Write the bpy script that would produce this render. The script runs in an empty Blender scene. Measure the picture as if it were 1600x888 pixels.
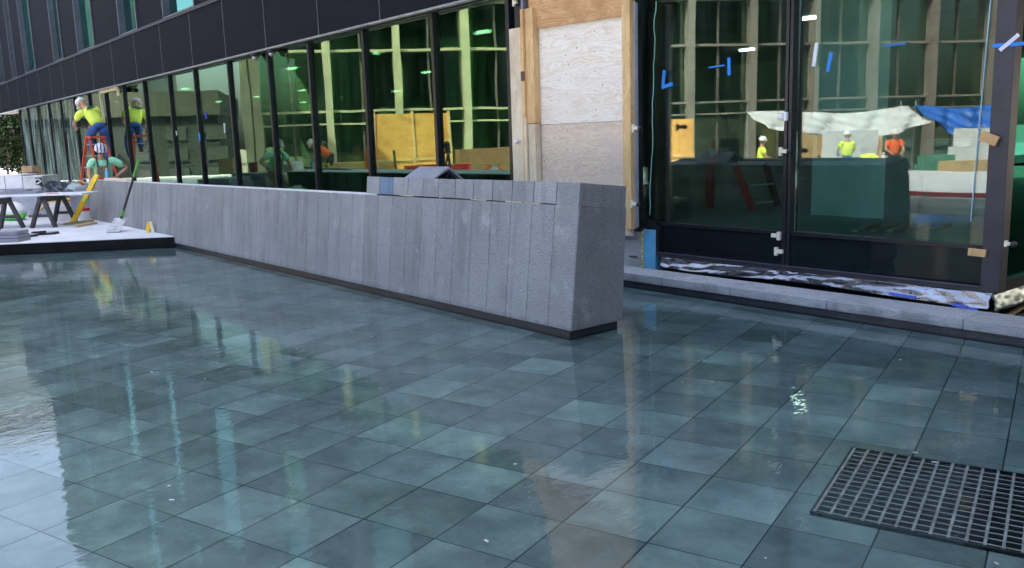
import bpy, bmesh, math, random
from mathutils import Vector, Matrix
random.seed(7)
S = bpy.context.scene
COL = S.collection
# ------------------------------------------------------------------ camera
EYE = Vector((0, 0, 1.4))
FW = Vector((-0.766585291842097, 0.6198391570114522, -0.1677689177610061))
RT = Vector((0.6325727912240761, 0.7738693150384053, -0.031272144873206696))
UP = Vector((-0.11044751755629587, 0.1300988188928776, 0.9853302203770723))
FPX = 1336.57
cd = bpy.data.cameras.new('camera'); cam = bpy.data.objects.new('camera', cd); COL.objects.link(cam)
cd.sensor_width = 36; cd.lens = FPX / 1600 * 36; cd.clip_start = .05; cd.clip_end = 2000
M = Matrix((( RT.x, UP.x, -FW.x, EYE.x), (RT.y, UP.y, -FW.y, EYE.y), (RT.z, UP.z, -FW.z, EYE.z), (0, 0, 0, 1)))
cam.matrix_world = M
S.camera = cam
# ------------------------------------------------------------------ light
SUN_DIR = Vector((.22, .975, 0)).normalized(); EL = math.radians(54)
w = bpy.data.worlds.new('World'); S.world = w; w.use_nodes = True
nt = w.node_tree; nt.nodes.clear()
sky = nt.nodes.new('ShaderNodeTexSky'); sky.sky_type = 'NISHITA'; sky.sun_disc = False
sky.sun_elevation = EL; sky.sun_rotation = math.atan2(SUN_DIR.x, SUN_DIR.y)
sky.air_density = .8; sky.dust_density = 6.0; sky.ozone_density = .3
bg = nt.nodes.new('ShaderNodeBackground'); bg.inputs[1].default_value = .13
wo = nt.nodes.new('ShaderNodeOutputWorld')
nt.links.new(sky.outputs[0], bg.inputs[0]); nt.links.new(bg.outputs[0], wo.inputs[0])
sl = bpy.data.lights.new('sun', 'SUN'); sl.energy = 2.6; sl.angle = math.radians(.5); sl.color = (1, .95, .86)
so = bpy.data.objects.new('sun', sl); COL.objects.link(so)
sd = Vector((SUN_DIR.x * math.cos(EL), SUN_DIR.y * math.cos(EL), math.sin(EL)))
so.rotation_euler = sd.to_track_quat('Z', 'Y').to_euler(); so.location = (0, 0, 40)
S.view_settings.view_transform = 'Standard'; S.view_settings.look = 'None'
S.view_settings.exposure = 2.75; S.view_settings.gamma = 1; S.view_settings.use_curve_mapping = False
S.render.engine = 'CYCLES'
try:
    S.cycles.max_bounces = 10; S.cycles.transparent_max_bounces = 16; S.cycles.glossy_bounces = 6; S.cycles.diffuse_bounces = 4
except Exception: pass

# ------------------------------------------------------------------ geometry of the view (used to find real distances)
YF = 6.3                                   # the plane of the glass
def ray(px, py): return FW + RT * ((px - 800) / FPX) - UP * ((py - 444) / FPX)
def onY(px, py, y): d = ray(px, py); return EYE + d * (y / d.y)
def onX(px, py, x): d = ray(px, py); return EYE + d * (x / d.x)
def onZ(px, py, z): d = ray(px, py); return EYE + d * ((z - EYE.z) / d.z)
def far(px, py, d): return EYE + ray(px, py) * d
def V(px, py, d):                          # a thing seen mirrored in the glass: its real place in front of it
    p = EYE + ray(px, py) * d; return Vector((p.x, 2 * YF - p.y, p.z))
U2 = Vector((.6329, -.7742, 0)).normalized(); D2 = Vector((-U2.y * -1, -U2.x, 0))
D2 = Vector((-.7742, -.6329, 0)).normalized()

# ------------------------------------------------------------------ materials
MT = {}
def mat(name, col, rough=.6, metal=0, noise=None, bump=None, spec=.5, tint2=None, coat=0):
    if name in MT: return MT[name]
    m = bpy.data.materials.new(name); m.use_nodes = True; n = m.node_tree; b = n.nodes['Principled BSDF']
    b.inputs['Base Color'].default_value = (*col, 1); b.inputs['Roughness'].default_value = rough
    b.inputs['Metallic'].default_value = metal; b.inputs['Specular IOR Level'].default_value = spec
    b.inputs['Coat Weight'].default_value = coat
    g = n.nodes.new('ShaderNodeNewGeometry')
    sc, amt = noise if noise else (6, .18)
    t = n.nodes.new('ShaderNodeTexNoise'); t.inputs['Scale'].default_value = sc; t.inputs['Detail'].default_value = 6
    n.links.new(g.outputs['Position'], t.inputs['Vector'])
    r = n.nodes.new('ShaderNodeValToRGB'); r.color_ramp.elements[0].position = .3; r.color_ramp.elements[1].position = .7
    c2 = tint2 if tint2 else [min(1, c * (1 + amt)) for c in col]
    r.color_ramp.elements[0].color = (*[c * (1 - amt) for c in col], 1); r.color_ramp.elements[1].color = (*c2, 1)
    n.links.new(t.outputs[0], r.inputs[0]); n.links.new(r.outputs[0], b.inputs['Base Color'])
    if bump:
        t2 = n.nodes.new('ShaderNodeTexNoise'); t2.inputs['Scale'].default_value = bump[0]; t2.inputs['Detail'].default_value = 5
        n.links.new(g.outputs['Position'], t2.inputs['Vector'])
        bu = n.nodes.new('ShaderNodeBump'); bu.inputs['Strength'].default_value = bump[1]; bu.inputs['Distance'].default_value = .01
        n.links.new(t2.outputs[0], bu.inputs['Height']); n.links.new(bu.outputs[0], b.inputs['Normal'])
    MT[name] = m; return m
def math_n(n, op, a=None, b=None, c=None):
    x = n.nodes.new('ShaderNodeMath'); x.operation = op
    for k, v in enumerate((a, b, c)):
        if v is None: continue
        if isinstance(v, (int, float)): x.inputs[k].default_value = v
        else: n.links.new(v, x.inputs[k])
    return x.outputs[0]
def mixc(n, f, a, b, blend='MIX'):
    x = n.nodes.new('ShaderNodeMix'); x.data_type = 'RGBA'; x.blend_type = blend
    for k, v in ((0, f), (6, a), (7, b)):
        if isinstance(v, (int, float)): x.inputs[k].default_value = v
        elif isinstance(v, tuple): x.inputs[k].default_value = (*v, 1)
        else: n.links.new(v, x.inputs[k])
    return x.outputs[2]
def stone(name, dark, light, satin=False, bumps=.5):
    m = bpy.data.materials.new(name); m.use_nodes = True; n = m.node_tree; b = n.nodes['Principled BSDF']
    g = n.nodes.new('ShaderNodeNewGeometry')
    mp = n.nodes.new('ShaderNodeMapping'); mp.inputs['Scale'].default_value = (1, 1, 1.7); n.links.new(g.outputs['Position'], mp.inputs['Vector'])
    t = n.nodes.new('ShaderNodeTexNoise'); t.inputs['Scale'].default_value = 85; t.inputs['Detail'].default_value = 8; t.inputs['Roughness'].default_value = .7
    n.links.new(mp.outputs[0], t.inputs['Vector'])
    r = n.nodes.new('ShaderNodeValToRGB'); r.color_ramp.elements[0].position = .36; r.color_ramp.elements[1].position = .66
    r.color_ramp.elements[0].color = (*dark, 1); r.color_ramp.elements[1].color = (*light, 1); n.links.new(t.outputs[0], r.inputs[0])
    at = n.nodes.new('ShaderNodeAttribute'); at.attribute_name = 'tone'
    t3 = n.nodes.new('ShaderNodeTexNoise'); t3.inputs['Scale'].default_value = 2.2; t3.inputs['Detail'].default_value = 3; n.links.new(g.outputs['Position'], t3.inputs['Vector'])
    k = math_n(n, 'MULTIPLY_ADD', t3.outputs[0], .5, .75)
    k = math_n(n, 'MULTIPLY', k, math_n(n, 'ADD', at.outputs['Fac'], .0))
    c = mixc(n, 1.0, r.outputs[0], k, 'MULTIPLY')
    sz = n.nodes.new('ShaderNodeSeparateXYZ'); n.links.new(g.outputs['Position'], sz.inputs[0])
    ms = n.nodes.new('ShaderNodeMapping'); ms.inputs['Scale'].default_value = (5, 5, .6); n.links.new(g.outputs['Position'], ms.inputs['Vector'])
    ts = n.nodes.new('ShaderNodeTexNoise'); ts.inputs['Scale'].default_value = 1.6; ts.inputs['Detail'].default_value = 6; n.links.new(ms.outputs[0], ts.inputs['Vector'])
    dr = math_n(n, 'MINIMUM', math_n(n, 'MAXIMUM', math_n(n, 'MULTIPLY', math_n(n, 'SUBTRACT', ts.outputs[0], .55), 3), 0), .22)
    c = mixc(n, dr, c, tuple(x*.45 for x in dark))
    lm = n.nodes.new('ShaderNodeTexNoise'); lm.inputs['Scale'].default_value = 4.5; lm.inputs['Detail'].default_value = 7; n.links.new(g.outputs['Position'], lm.inputs['Vector'])
    lf = math_n(n, 'MINIMUM', math_n(n, 'MAXIMUM', math_n(n, 'MULTIPLY', math_n(n, 'SUBTRACT', lm.outputs[0], .62), 3), 0), .3)
    c = mixc(n, lf, c, tuple(min(1, x*1.5) for x in light))
    hh = math_n(n, 'MULTIPLY_ADD', ts.outputs[0], .14, .03)
    wf = math_n(n, 'MULTIPLY', math_n(n, 'MINIMUM', math_n(n, 'MAXIMUM', math_n(n, 'MULTIPLY', math_n(n, 'SUBTRACT', hh, sz.outputs[2]), 22), 0), 1), .0 if 'honed' in name else .5)
    c = mixc(n, wf, c, tuple(x*.6 for x in dark))
    n.links.new(c, b.inputs['Base Color'])
    b.inputs['Roughness'].default_value = .25 if satin else .75
    b.inputs['Specular IOR Level'].default_value = .4
    bu = n.nodes.new('ShaderNodeBump'); bu.inputs['Strength'].default_value = bumps; bu.inputs['Distance'].default_value = .02
    t2 = n.nodes.new('ShaderNodeTexNoise'); t2.inputs['Scale'].default_value = 48; t2.inputs['Detail'].default_value = 6
    n.links.new(mp.outputs[0], t2.inputs['Vector']); n.links.new(t2.outputs[0], bu.inputs['Height']); n.links.new(bu.outputs[0], b.inputs['Normal'])
    return m
GRAN = stone('flamed_granite', (.188, .198, .202), (.355, .363, .368))
GRANDK = stone('dark_granite', (.03, .035, .042), (.075, .08, .09), satin=True, bumps=.2)  # darker, smoother granite for the base strips of kerb and wall
GRANSM = stone('honed_granite', (.20, .21, .24), (.28, .29, .32), bumps=.15)
BLUESM = stone('blueish_granite', (.10, .15, .22), (.17, .24, .33), bumps=.15)

def tile_mat():
    m = bpy.data.materials.new('bluestone_tiles'); m.use_nodes = True; n = m.node_tree; b = n.nodes['Principled BSDF']
    g = n.nodes.new('ShaderNodeNewGeometry')
    mp = n.nodes.new('ShaderNodeMapping'); mp.vector_type = 'TEXTURE'
    mp.inputs['Location'].default_value = (-3.62, 1.90, 0); mp.inputs['Rotation'].default_value = (0, 0, math.atan2(.31428, .94933))
    mp.inputs['Scale'].default_value = (.3393, .3393, 1)
    n.links.new(g.outputs['Position'], mp.inputs['Vector'])
    sx = n.nodes.new('ShaderNodeSeparateXYZ'); n.links.new(mp.outputs[0], sx.inputs[0])
    fx = math_n(n, 'FRACT', sx.outputs[0]); fy = math_n(n, 'FRACT', sx.outputs[1])
    dx = math_n(n, 'SUBTRACT', .5, math_n(n, 'ABSOLUTE', math_n(n, 'SUBTRACT', fx, .5)))
    dy = math_n(n, 'SUBTRACT', .5, math_n(n, 'ABSOLUTE', math_n(n, 'SUBTRACT', fy, .5)))
    nw = n.nodes.new('ShaderNodeTexNoise'); nw.inputs['Scale'].default_value = 3.0; n.links.new(g.outputs['Position'], nw.inputs['Vector'])
    wx = math_n(n, 'MULTIPLY_ADD', nw.outputs[0], .022, .002)
    jx = math_n(n, 'SUBTRACT', 1, math_n(n, 'SMOOTH_MIN', math_n(n, 'DIVIDE', dx, wx), 1.0, .3))
    jx = math_n(n, 'MAXIMUM', jx, 0)
    jy = math_n(n, 'SUBTRACT', 1, math_n(n, 'SMOOTH_MIN', math_n(n, 'DIVIDE', dy, math_n(n, 'MULTIPLY', wx, .8)), 1.0, .3))
    jy = math_n(n, 'MULTIPLY', math_n(n, 'MAXIMUM', jy, 0), .85)
    j = math_n(n, 'MAXIMUM', jx, jy); j = math_n(n, 'MINIMUM', math_n(n, 'MULTIPLY', j, 1.4), 1)
    cx = n.nodes.new('ShaderNodeCombineXYZ'); n.links.new(math_n(n, 'FLOOR', sx.outputs[0]), cx.inputs[0]); n.links.new(math_n(n, 'FLOOR', sx.outputs[1]), cx.inputs[1])
    wn = n.nodes.new('ShaderNodeTexWhiteNoise'); wn.noise_dimensions = '2D'; n.links.new(cx.outputs[0], wn.inputs['Vector'])
    # blotch shifted per tile
    va = n.nodes.new('ShaderNodeVectorMath'); va.operation = 'MULTIPLY_ADD'
    n.links.new(wn.outputs['Color'], va.inputs[0]); va.inputs[1].default_value = (7, 7, 7); n.links.new(mp.outputs[0], va.inputs[2])
    t = n.nodes.new('ShaderNodeTexNoise'); t.inputs['Scale'].default_value = 1.1; t.inputs['Detail'].default_value = 6; t.inputs['Roughness'].default_value = .62
    n.links.new(va.outputs[0], t.inputs['Vector'])
    t2 = n.nodes.new('ShaderNodeTexNoise'); t2.inputs['Scale'].default_value = 38; t2.inputs['Detail'].default_value = 8; t2.inputs['Roughness'].default_value = .75
    n.links.new(g.outputs['Position'], t2.inputs['Vector'])
    t4 = n.nodes.new('ShaderNodeTexNoise'); t4.inputs['Scale'].default_value = .55; t4.inputs['Detail'].default_value = 5; n.links.new(g.outputs['Position'], t4.inputs['Vector'])
    r = n.nodes.new('ShaderNodeValToRGB'); r.color_ramp.elements[0].position = .36; r.color_ramp.elements[1].position = .68
    r.color_ramp.elements[0].color = (.115, .160, .176, 1); r.color_ramp.elements[1].color = (.225, .295, .310, 1)
    n.links.new(t.outputs[0], r.inputs[0])
    v1 = math_n(n, 'MULTIPLY_ADD', wn.outputs['Value'], .5, .72)
    v2 = math_n(n, 'MULTIPLY_ADD', t2.outputs[0], .5, .75)
    v3 = math_n(n, 'MULTIPLY_ADD', t4.outputs[0], .5, .75)
    v = math_n(n, 'MULTIPLY', math_n(n, 'MULTIPLY', v1, v2), v3)
    c = mixc(n, 1.0, r.outputs[0], v, 'MULTIPLY')
    # a few tiles greener
    wn2 = n.nodes.new('ShaderNodeTexWhiteNoise'); wn2.noise_dimensions = '3D'; cx2 = n.nodes.new('ShaderNodeVectorMath'); cx2.operation = 'ADD'; cx2.inputs[1].default_value = (31, 17, 5)
    n.links.new(cx.outputs[0], cx2.inputs[0]); n.links.new(cx2.outputs[0], wn2.inputs['Vector'])
    c = mixc(n, math_n(n, 'MULTIPLY', wn2.outputs['Value'], .35), c, mixc(n, 1.0, c, (.95, 1.05, .85), 'MULTIPLY'))
    c = mixc(n, j, c, (.012, .016, .018))
    n.links.new(c, b.inputs['Base Color']); b.inputs['Roughness'].default_value = .6; b.inputs['Specular IOR Level'].default_value = .2
    return m
def water_mat():
    m = bpy.data.materials.new('shallow_water'); m.use_nodes = True; n = m.node_tree; n.nodes.clear()
    o = n.nodes.new('ShaderNodeOutputMaterial'); g = n.nodes.new('ShaderNodeNewGeometry')
    mp = n.nodes.new('ShaderNodeMapping'); mp.inputs['Rotation'].default_value = (0, 0, math.radians(39)); mp.inputs['Scale'].default_value = (2.2, .9, 1)
    n.links.new(g.outputs['Position'], mp.inputs['Vector'])
    t = n.nodes.new('ShaderNodeTexNoise'); t.inputs['Scale'].default_value = 8; t.inputs['Detail'].default_value = 2.0; t.inputs['Roughness'].default_value = .5; t.inputs['Distortion'].default_value = .6
    n.links.new(mp.outputs[0], t.inputs['Vector'])
    bu = n.nodes.new('ShaderNodeBump'); bu.inputs['Strength'].default_value = 1.0; bu.inputs['Distance'].default_value = .00085
    n.links.new(t.outputs[0], bu.inputs['Height'])
    fr = n.nodes.new('ShaderNodeFresnel'); fr.inputs['IOR'].default_value = 1.55; n.links.new(bu.outputs[0], fr.inputs['Normal'])
    tr = n.nodes.new('ShaderNodeBsdfTransparent'); tr.inputs[0].default_value = (.86, .95, .96, 1)
    gl = n.nodes.new('ShaderNodeBsdfGlossy'); gl.inputs['Roughness'].default_value = .0; n.links.new(bu.outputs[0], gl.inputs['Normal'])
    mx = n.nodes.new('ShaderNodeMixShader'); n.links.new(fr.outputs[0], mx.inputs[0]); n.links.new(tr.outputs[0], mx.inputs[1]); n.links.new(gl.outputs[0], mx.inputs[2])
    n.links.new(mx.outputs[0], o.inputs[0]); return m
def glass_mat(name, refl, tint, trans, warp=.0015, dirt=None):
    m = bpy.data.materials.new(name); m.use_nodes = True; n = m.node_tree; n.nodes.clear()
    o = n.nodes.new('ShaderNodeOutputMaterial'); g = n.nodes.new('ShaderNodeNewGeometry')
    t = n.nodes.new('ShaderNodeTexNoise'); t.inputs['Scale'].default_value = .9; t.inputs['Detail'].default_value = 1.0; n.links.new(g.outputs['Position'], t.inputs['Vector'])
    bu = n.nodes.new('ShaderNodeBump'); bu.inputs['Strength'].default_value = 1; bu.inputs['Distance'].default_value = warp; n.links.new(t.outputs[0], bu.inputs['Height'])
    lw = n.nodes.new('ShaderNodeFresnel'); lw.inputs['IOR'].default_value = 1.5
    f = math_n(n, 'MULTIPLY_ADD', lw.outputs[0], 1.0, refl)
    f = math_n(n, 'MINIMUM', f, .95)
    tr = n.nodes.new('ShaderNodeBsdfTransparent'); tr.inputs[0].default_value = (*trans, 1)
    gl = n.nodes.new('ShaderNodeBsdfGlossy'); gl.inputs['Roughness'].default_value = 0; gl.inputs[0].default_value = (*tint, 1); n.links.new(bu.outputs[0], gl.inputs['Normal'])
    mx = n.nodes.new('ShaderNodeMixShader'); n.links.new(f, mx.inputs[0]); n.links.new(tr.outputs[0], mx.inputs[1]); n.links.new(gl.outputs[0], mx.inputs[2])
    out = mx.outputs[0]
    # thin dust on the outside of the pane
    df = n.nodes.new('ShaderNodeBsdfDiffuse'); df.inputs[0].default_value = (.4, .45, .42, 1)
    td = n.nodes.new('ShaderNodeTexNoise'); td.inputs['Scale'].default_value = 2.5; td.inputs['Detail'].default_value = 8
    mpd = n.nodes.new('ShaderNodeMapping'); mpd.inputs['Scale'].default_value = (3, 3, .35); n.links.new(g.outputs['Position'], mpd.inputs['Vector']); n.links.new(mpd.outputs[0], td.inputs['Vector'])
    dd = math_n(n, 'MULTIPLY', math_n(n, 'MAXIMUM', math_n(n, 'SUBTRACT', td.outputs[0], .45), 0), dirt if dirt else .12)
    m2 = n.nodes.new('ShaderNodeMixShader'); n.links.new(dd, m2.inputs[0]); n.links.new(out, m2.inputs[1]); n.links.new(df.outputs[0], m2.inputs[2])
    n.links.new(m2.outputs[0], o.inputs[0]); return m
def wood_mat(name, c1, c2, scale=3, vertical=True, rot=0, stain=None, ribbon=1.0):
    m = bpy.data.materials.new(name); m.use_nodes = True; n = m.node_tree; b = n.nodes['Principled BSDF']
    g = n.nodes.new('ShaderNodeNewGeometry'); mp = n.nodes.new('ShaderNodeMapping'); mp.inputs['Scale'].default_value = (6, 6, .7) if vertical else (.8, .8, 5)
    mp.inputs['Rotation'].default_value = (0, rot, 0)
    n.links.new(g.outputs['Position'], mp.inputs['Vector'])
    t = n.nodes.new('ShaderNodeTexNoise'); t.inputs['Scale'].default_value = scale; t.inputs['Detail'].default_value = 5; t.inputs['Distortion'].default_value = ribbon
    n.links.new(mp.outputs[0], t.inputs['Vector'])
    wv = math_n(n, 'FRACT', math_n(n, 'MULTIPLY', t.outputs[0], 9))
    wv = math_n(n, 'ABSOLUTE', math_n(n, 'SUBTRACT', wv, .5))
    f = math_n(n, 'ADD', math_n(n, 'MULTIPLY', wv, 1.0), math_n(n, 'MULTIPLY', t.outputs[0], .5))
    r = n.nodes.new('ShaderNodeValToRGB'); r.color_ramp.elements[0].position = .2; r.color_ramp.elements[1].position = .65
    r.color_ramp.elements[0].color = (*c1, 1); r.color_ramp.elements[1].color = (*c2, 1); n.links.new(f, r.inputs[0])
    t5 = n.nodes.new('ShaderNodeTexNoise'); t5.inputs['Scale'].default_value = 2.1; t5.inputs['Detail'].default_value = 4; n.links.new(g.outputs['Position'], t5.inputs['Vector'])
    st = math_n(n, 'MINIMUM', math_n(n, 'MAXIMUM', math_n(n, 'MULTIPLY', math_n(n, 'SUBTRACT', t5.outputs[0], .52), 5), 0), .7)
    c = mixc(n, st, r.outputs[0], stain if stain else tuple(x * .8 for x in c1))
    # knots
    vo = n.nodes.new('ShaderNodeTexVoronoi'); vo.inputs['Scale'].default_value = 5.5; n.links.new(g.outputs['Position'], vo.inputs['Vector'])
    kn = math_n(n, 'LESS_THAN', vo.outputs['Distance'], .065)
    c = mixc(n, math_n(n, 'MULTIPLY', kn, .55), c, (.16, .08, .03))
    n.links.new(c, b.inputs['Base Color']); b.inputs['Roughness'].default_value = .7; b.inputs['Specular IOR Level'].default_value = .2
    return m
TILE = tile_mat(); WATER = water_mat()
GLASS_L = glass_mat('green_glass', .14, (.70, .93, .72), (.58, .78, .66), dirt=.10)
GLASS_M = glass_mat('mirror_green_glass', .38, (.78, .95, .78), (.45, .62, .52), dirt=.05)
GLASS_R = glass_mat('clear_green_glass', .035, (.90, .93, .92), (.66, .80, .76), warp=.0008, dirt=.10)
GLASS_U = glass_mat('teal_glass', .25, (.38, .86, .72), (.2, .4, .35), dirt=.06)
GLASS_F = glass_mat('dusty_glass', .10, (.7, .9, .8), (.55, .68, .66), dirt=2.6)
GLASS_O = glass_mat('opposite_glass', .16, (.75, .9, .8), (.6, .74, .6), dirt=.03)
BLACK = mat('black_frame', (.012, .013, .017), .35)
DKPANEL = None
def panel_mat():
    m = bpy.data.materials.new('navy_metal_panel'); m.use_nodes = True; n = m.node_tree; b = n.nodes['Principled BSDF']
    g = n.nodes.new('ShaderNodeNewGeometry'); t = n.nodes.new('ShaderNodeTexNoise'); t.inputs['Scale'].default_value = .8; t.inputs['Detail'].default_value = 4
    n.links.new(g.outputs['Position'], t.inputs['Vector'])
    r = n.nodes.new('ShaderNodeValToRGB'); r.color_ramp.elements[0].color = (.006, .007, .012, 1); r.color_ramp.elements[1].color = (.011, .012, .019, 1); n.links.new(t.outputs[0], r.inputs[0])
    n.links.new(r.outputs[0], b.inputs['Base Color']); b.inputs['Roughness'].default_value = .6; b.inputs['Specular IOR Level'].default_value = .06
    sx = n.nodes.new('ShaderNodeSeparateXYZ'); n.links.new(g.outputs['Position'], sx.inputs[0])
    f = math_n(n, 'FRACT', math_n(n, 'MULTIPLY', sx.outputs[0], 22))
    bu = n.nodes.new('ShaderNodeBump'); bu.inputs['Strength'].default_value = .5; bu.inputs['Distance'].default_value = .008
    n.links.new(math_n(n, 'LESS_THAN', f, .5), bu.inputs['Height']); n.links.new(bu.outputs[0], b.inputs['Normal'])
    return m
DKPANEL = panel_mat()
SEAM = mat('seam_metal', (.12, .12, .15), .4, .5)
TRIM = mat('pale_trim', (.30, .31, .34), .4, .5)
SOFFIT = mat('brown_soffit', (.035, .028, .026), .6)
POST = mat('plum_grey_post', (.045, .042, .052), .45, .2)
CONC = mat('concrete', (.42, .43, .43), .85, noise=(3, .18), bump=(30, .3))
SLABM = mat('slab_concrete', (.62, .63, .65), .8, noise=(2.2, .12), bump=(25, .25))
PLAZA = mat('plaza_concrete', (.34, .32, .29), .85, noise=(1.2, .2))
WHITE = mat('white_plastic', (.78, .79, .80), .45, noise=(4, .06))
CREAM = mat('cream_clip', (.74, .68, .52), .5, noise=(20, .08))
BLUETAPE = mat('blue_tape', (.01, .22, .72), .6, noise=(30, .1))
WTAPE = mat('white_tape', (.72, .76, .84), .5)
FOAM = mat('blue_foam_board', (.12, .42, .66), .7, noise=(15, .1))
YFOAM = mat('yellow_spray_foam', (.62, .52, .16), .8, bump=(60, 1))
OSB = wood_mat('orange_plywood', (.60, .28, .07), (.78, .42, .13), 2, False)
PLYO = wood_mat('upper_orange_plywood', (.46, .24, .10), (.62, .37, .18), 1.4, False, ribbon=1.5)  # the upper sheet's own, deeper orange
PLYW = wood_mat('bleached_plywood', (.74, .62, .46), (.88, .82, .72), 1.5, False, rot=.12, stain=(.88, .80, .68), ribbon=2.0)
PLYG = wood_mat('greyed_plywood', (.62, .46, .32), (.76, .64, .51), 1.8, False, rot=-.05, stain=(.66, .55, .47), ribbon=2.0)
STUD = wood_mat('pine_stud', (.62, .38, .16), (.76, .53, .27), 2.2, True)
STUDL = wood_mat('pale_pine_stud', (.66, .53, .36), (.78, .68, .50), 2.2, True)
def foil_mat():
    m = mat('aluminium_foil', (.36, .36, .39), .27, 1.0, bump=(24, .45), noise=(3, .3)); return m
FOIL = foil_mat()
COLUM = mat('sand_concrete', (.48, .44, .30), .8, noise=(1.5, .15))
COLSH = mat('olive_cladding', (.34, .40, .29), .7, noise=(.5, .3))
TARPB = mat('blue_tarp', (.02, .12, .48), .45, noise=(2, .3))
TARPW = mat('white_tarp', (.62, .62, .62), .6, noise=(1.5, .15))
YEL = mat('yellow_paint', (.85, .52, .02), .4)
RED = mat('red_plastic', (.62, .03, .04), .45)
ORRED = mat('orange_fibreglass', (.62, .09, .035), .5)
ALU = mat('aluminium', (.6, .61, .62), .35, .8)
ALUF = mat('pale_step', (.55, .62, .62), .5)
CARD = mat('cardboard', (.48, .32, .17), .85)
GREEN = mat('green_plastic', (.12, .62, .08), .45)
TEALP = mat('green_lid', (.05, .45, .28), .5)
BLKP = mat('black_plastic', (.02, .021, .024), .5)
DWOOD = mat('weathered_dark_timber', (.07, .065, .065), .8, noise=(8, .4))
TIMBER = wood_mat('raw_lumber', (.45, .30, .14), (.62, .46, .24), 2, False)
BLUEM = mat('blue_lift_paint', (.03, .28, .62), .45)
GREYST = mat('stacked_grey_slab', (.24, .25, .29), .8, noise=(30, .15))
FLOORI = mat('interior_floor', (.36, .40, .38), .8, noise=(1, .2))
WALLI = mat('interior_wall', (.30, .36, .32), .9, noise=(.8, .3))
WALLD = mat('interior_dark', (.05, .062, .062), .9, noise=(.8, .4))
COLI = mat('interior_column', (.74, .80, .74), .85, noise=(2, .12))
ROAD = mat('earth', (.20, .17, .13), .95, noise=(.5, .25))

# ------------------------------------------------------------------ mesh helper
class MB:
    def __init__(s): s.v = []; s.f = []; s.t = []
    def add(s, vs, fs, tone=1.0):
        k = len(s.v); s.v += [Vector(v) for v in vs]; s.f += [[i + k for i in f] for f in fs]; s.t += [tone] * len(fs)
    def box(s, a, b, tone=1.0):
        x0, y0, z0 = [min(a[i], b[i]) for i in range(3)]; x1, y1, z1 = [max(a[i], b[i]) for i in range(3)]
        s.add([(x0,y0,z0),(x1,y0,z0),(x1,y1,z0),(x0,y1,z0),(x0,y0,z1),(x1,y0,z1),(x1,y1,z1),(x0,y1,z1)],
              [(0,3,2,1),(4,5,6,7),(0,1,5,4),(1,2,6,5),(2,3,7,6),(3,0,4,7)], tone); return s
    def obox(s, c, ux, uy, uz, tone=1.0):   # centre and three half vectors
        c = Vector(c); P = []
        for k in (-1, 1):
            for (i, j) in ((-1,-1),(1,-1),(1,1),(-1,1)): P.append(c + i*Vector(ux) + j*Vector(uy) + k*Vector(uz))
        s.add(P, [(0,3,2,1),(4,5,6,7),(0,1,5,4),(1,2,6,5),(2,3,7,6),(3,0,4,7)], tone); return s
    def bar(s, a, b, w, h, up=(0,0,1)):
        a = Vector(a); b = Vector(b); d = (b - a); u = Vector(up)
        sd_ = d.cross(u)
        if sd_.length < 1e-5: sd_ = d.cross(Vector((1, .1, 0)))
        sd_.normalize(); u = sd_.cross(d).normalized()
        return s.obox((a + b) / 2, d / 2, sd_ * w / 2, u * h / 2)
    def tube(s, pts, r, n=8, cap=True):
        pts = [Vector(p) for p in pts]; rr = r if isinstance(r, (list, tuple)) else [r] * len(pts); rings = []
        vs = []; fs = []
        for k, p in enumerate(pts):
            d = (pts[min(k + 1, len(pts) - 1)] - pts[max(k - 1, 0)]).normalized()
            x = d.orthogonal().normalized() if k == 0 else (px_ - d * px_.dot(d)).normalized()
            px_ = x; y = d.cross(x)
            for i in range(n):
                a = 2 * math.pi * i / n; vs.append(p + (x * math.cos(a) + y * math.sin(a)) * rr[k])
        for k in range(len(pts) - 1):
            for i in range(n): fs.append((k*n+i, k*n+(i+1) % n, (k+1)*n+(i+1) % n, (k+1)*n+i))
        if cap: fs.append(tuple(range(n))[::-1]); fs.append(tuple((len(pts)-1)*n+i for i in range(n)))
        s.add(vs, fs); return s
    def lathe(s, c, prof, n=20, ax=(0,0,1), sq=(1,1)):
        c = Vector(c); z = Vector(ax).normalized(); x = z.orthogonal().normalized(); 
        if abs(z.z) > .99: x = Vector((1,0,0))
        y = z.cross(x); vs = []; fs = []
        for (r, h) in prof:
            for i in range(n):
                a = 2*math.pi*i/n; vs.append(c + x*math.cos(a)*r*sq[0] + y*math.sin(a)*r*sq[1] + z*h)
        for k in range(len(prof)-1):
            for i in range(n): fs.append((k*n+i, k*n+(i+1) % n, (k+1)*n+(i+1) % n, (k+1)*n+i))
        fs.append(tuple(range(n))[::-1]); fs.append(tuple((len(prof)-1)*n+i for i in range(n)))
        s.add(vs, fs); return s
    def build(s, name, m, parent=None, bevel=0, smooth=False):
        off = Vector((0, 0, 0))
        if parent is not None:
            p = parent
            while p is not None: off += Vector(p.location); p = p.parent
        me = bpy.data.meshes.new(name); me.from_pydata([v - off for v in s.v], [], s.f)
        bm = bmesh.new(); bm.from_mesh(me); bmesh.ops.recalc_face_normals(bm, faces=bm.faces); bm.to_mesh(me); bm.free()
        at = me.attributes.new('tone', 'FLOAT', 'FACE')
        for i, t in enumerate(s.t): at.data[i].value = t
        me.materials.append(m)
        if smooth: me.shade_smooth()
        o = bpy.data.objects.new(name, me); COL.objects.link(o)
        if parent is not None: o.parent = parent
        if bevel:
            bv = o.modifiers.new('bevel', 'BEVEL'); bv.width = bevel; bv.segments = 2; bv.limit_method = 'ANGLE'
        return o
def tag(o, label=None, cat=None, group=None, kind=None):
    if label: o['label'] = label
    if cat: o['category'] = cat
    if group: o['group'] = group
    if kind: o['kind'] = kind
    return o
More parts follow.
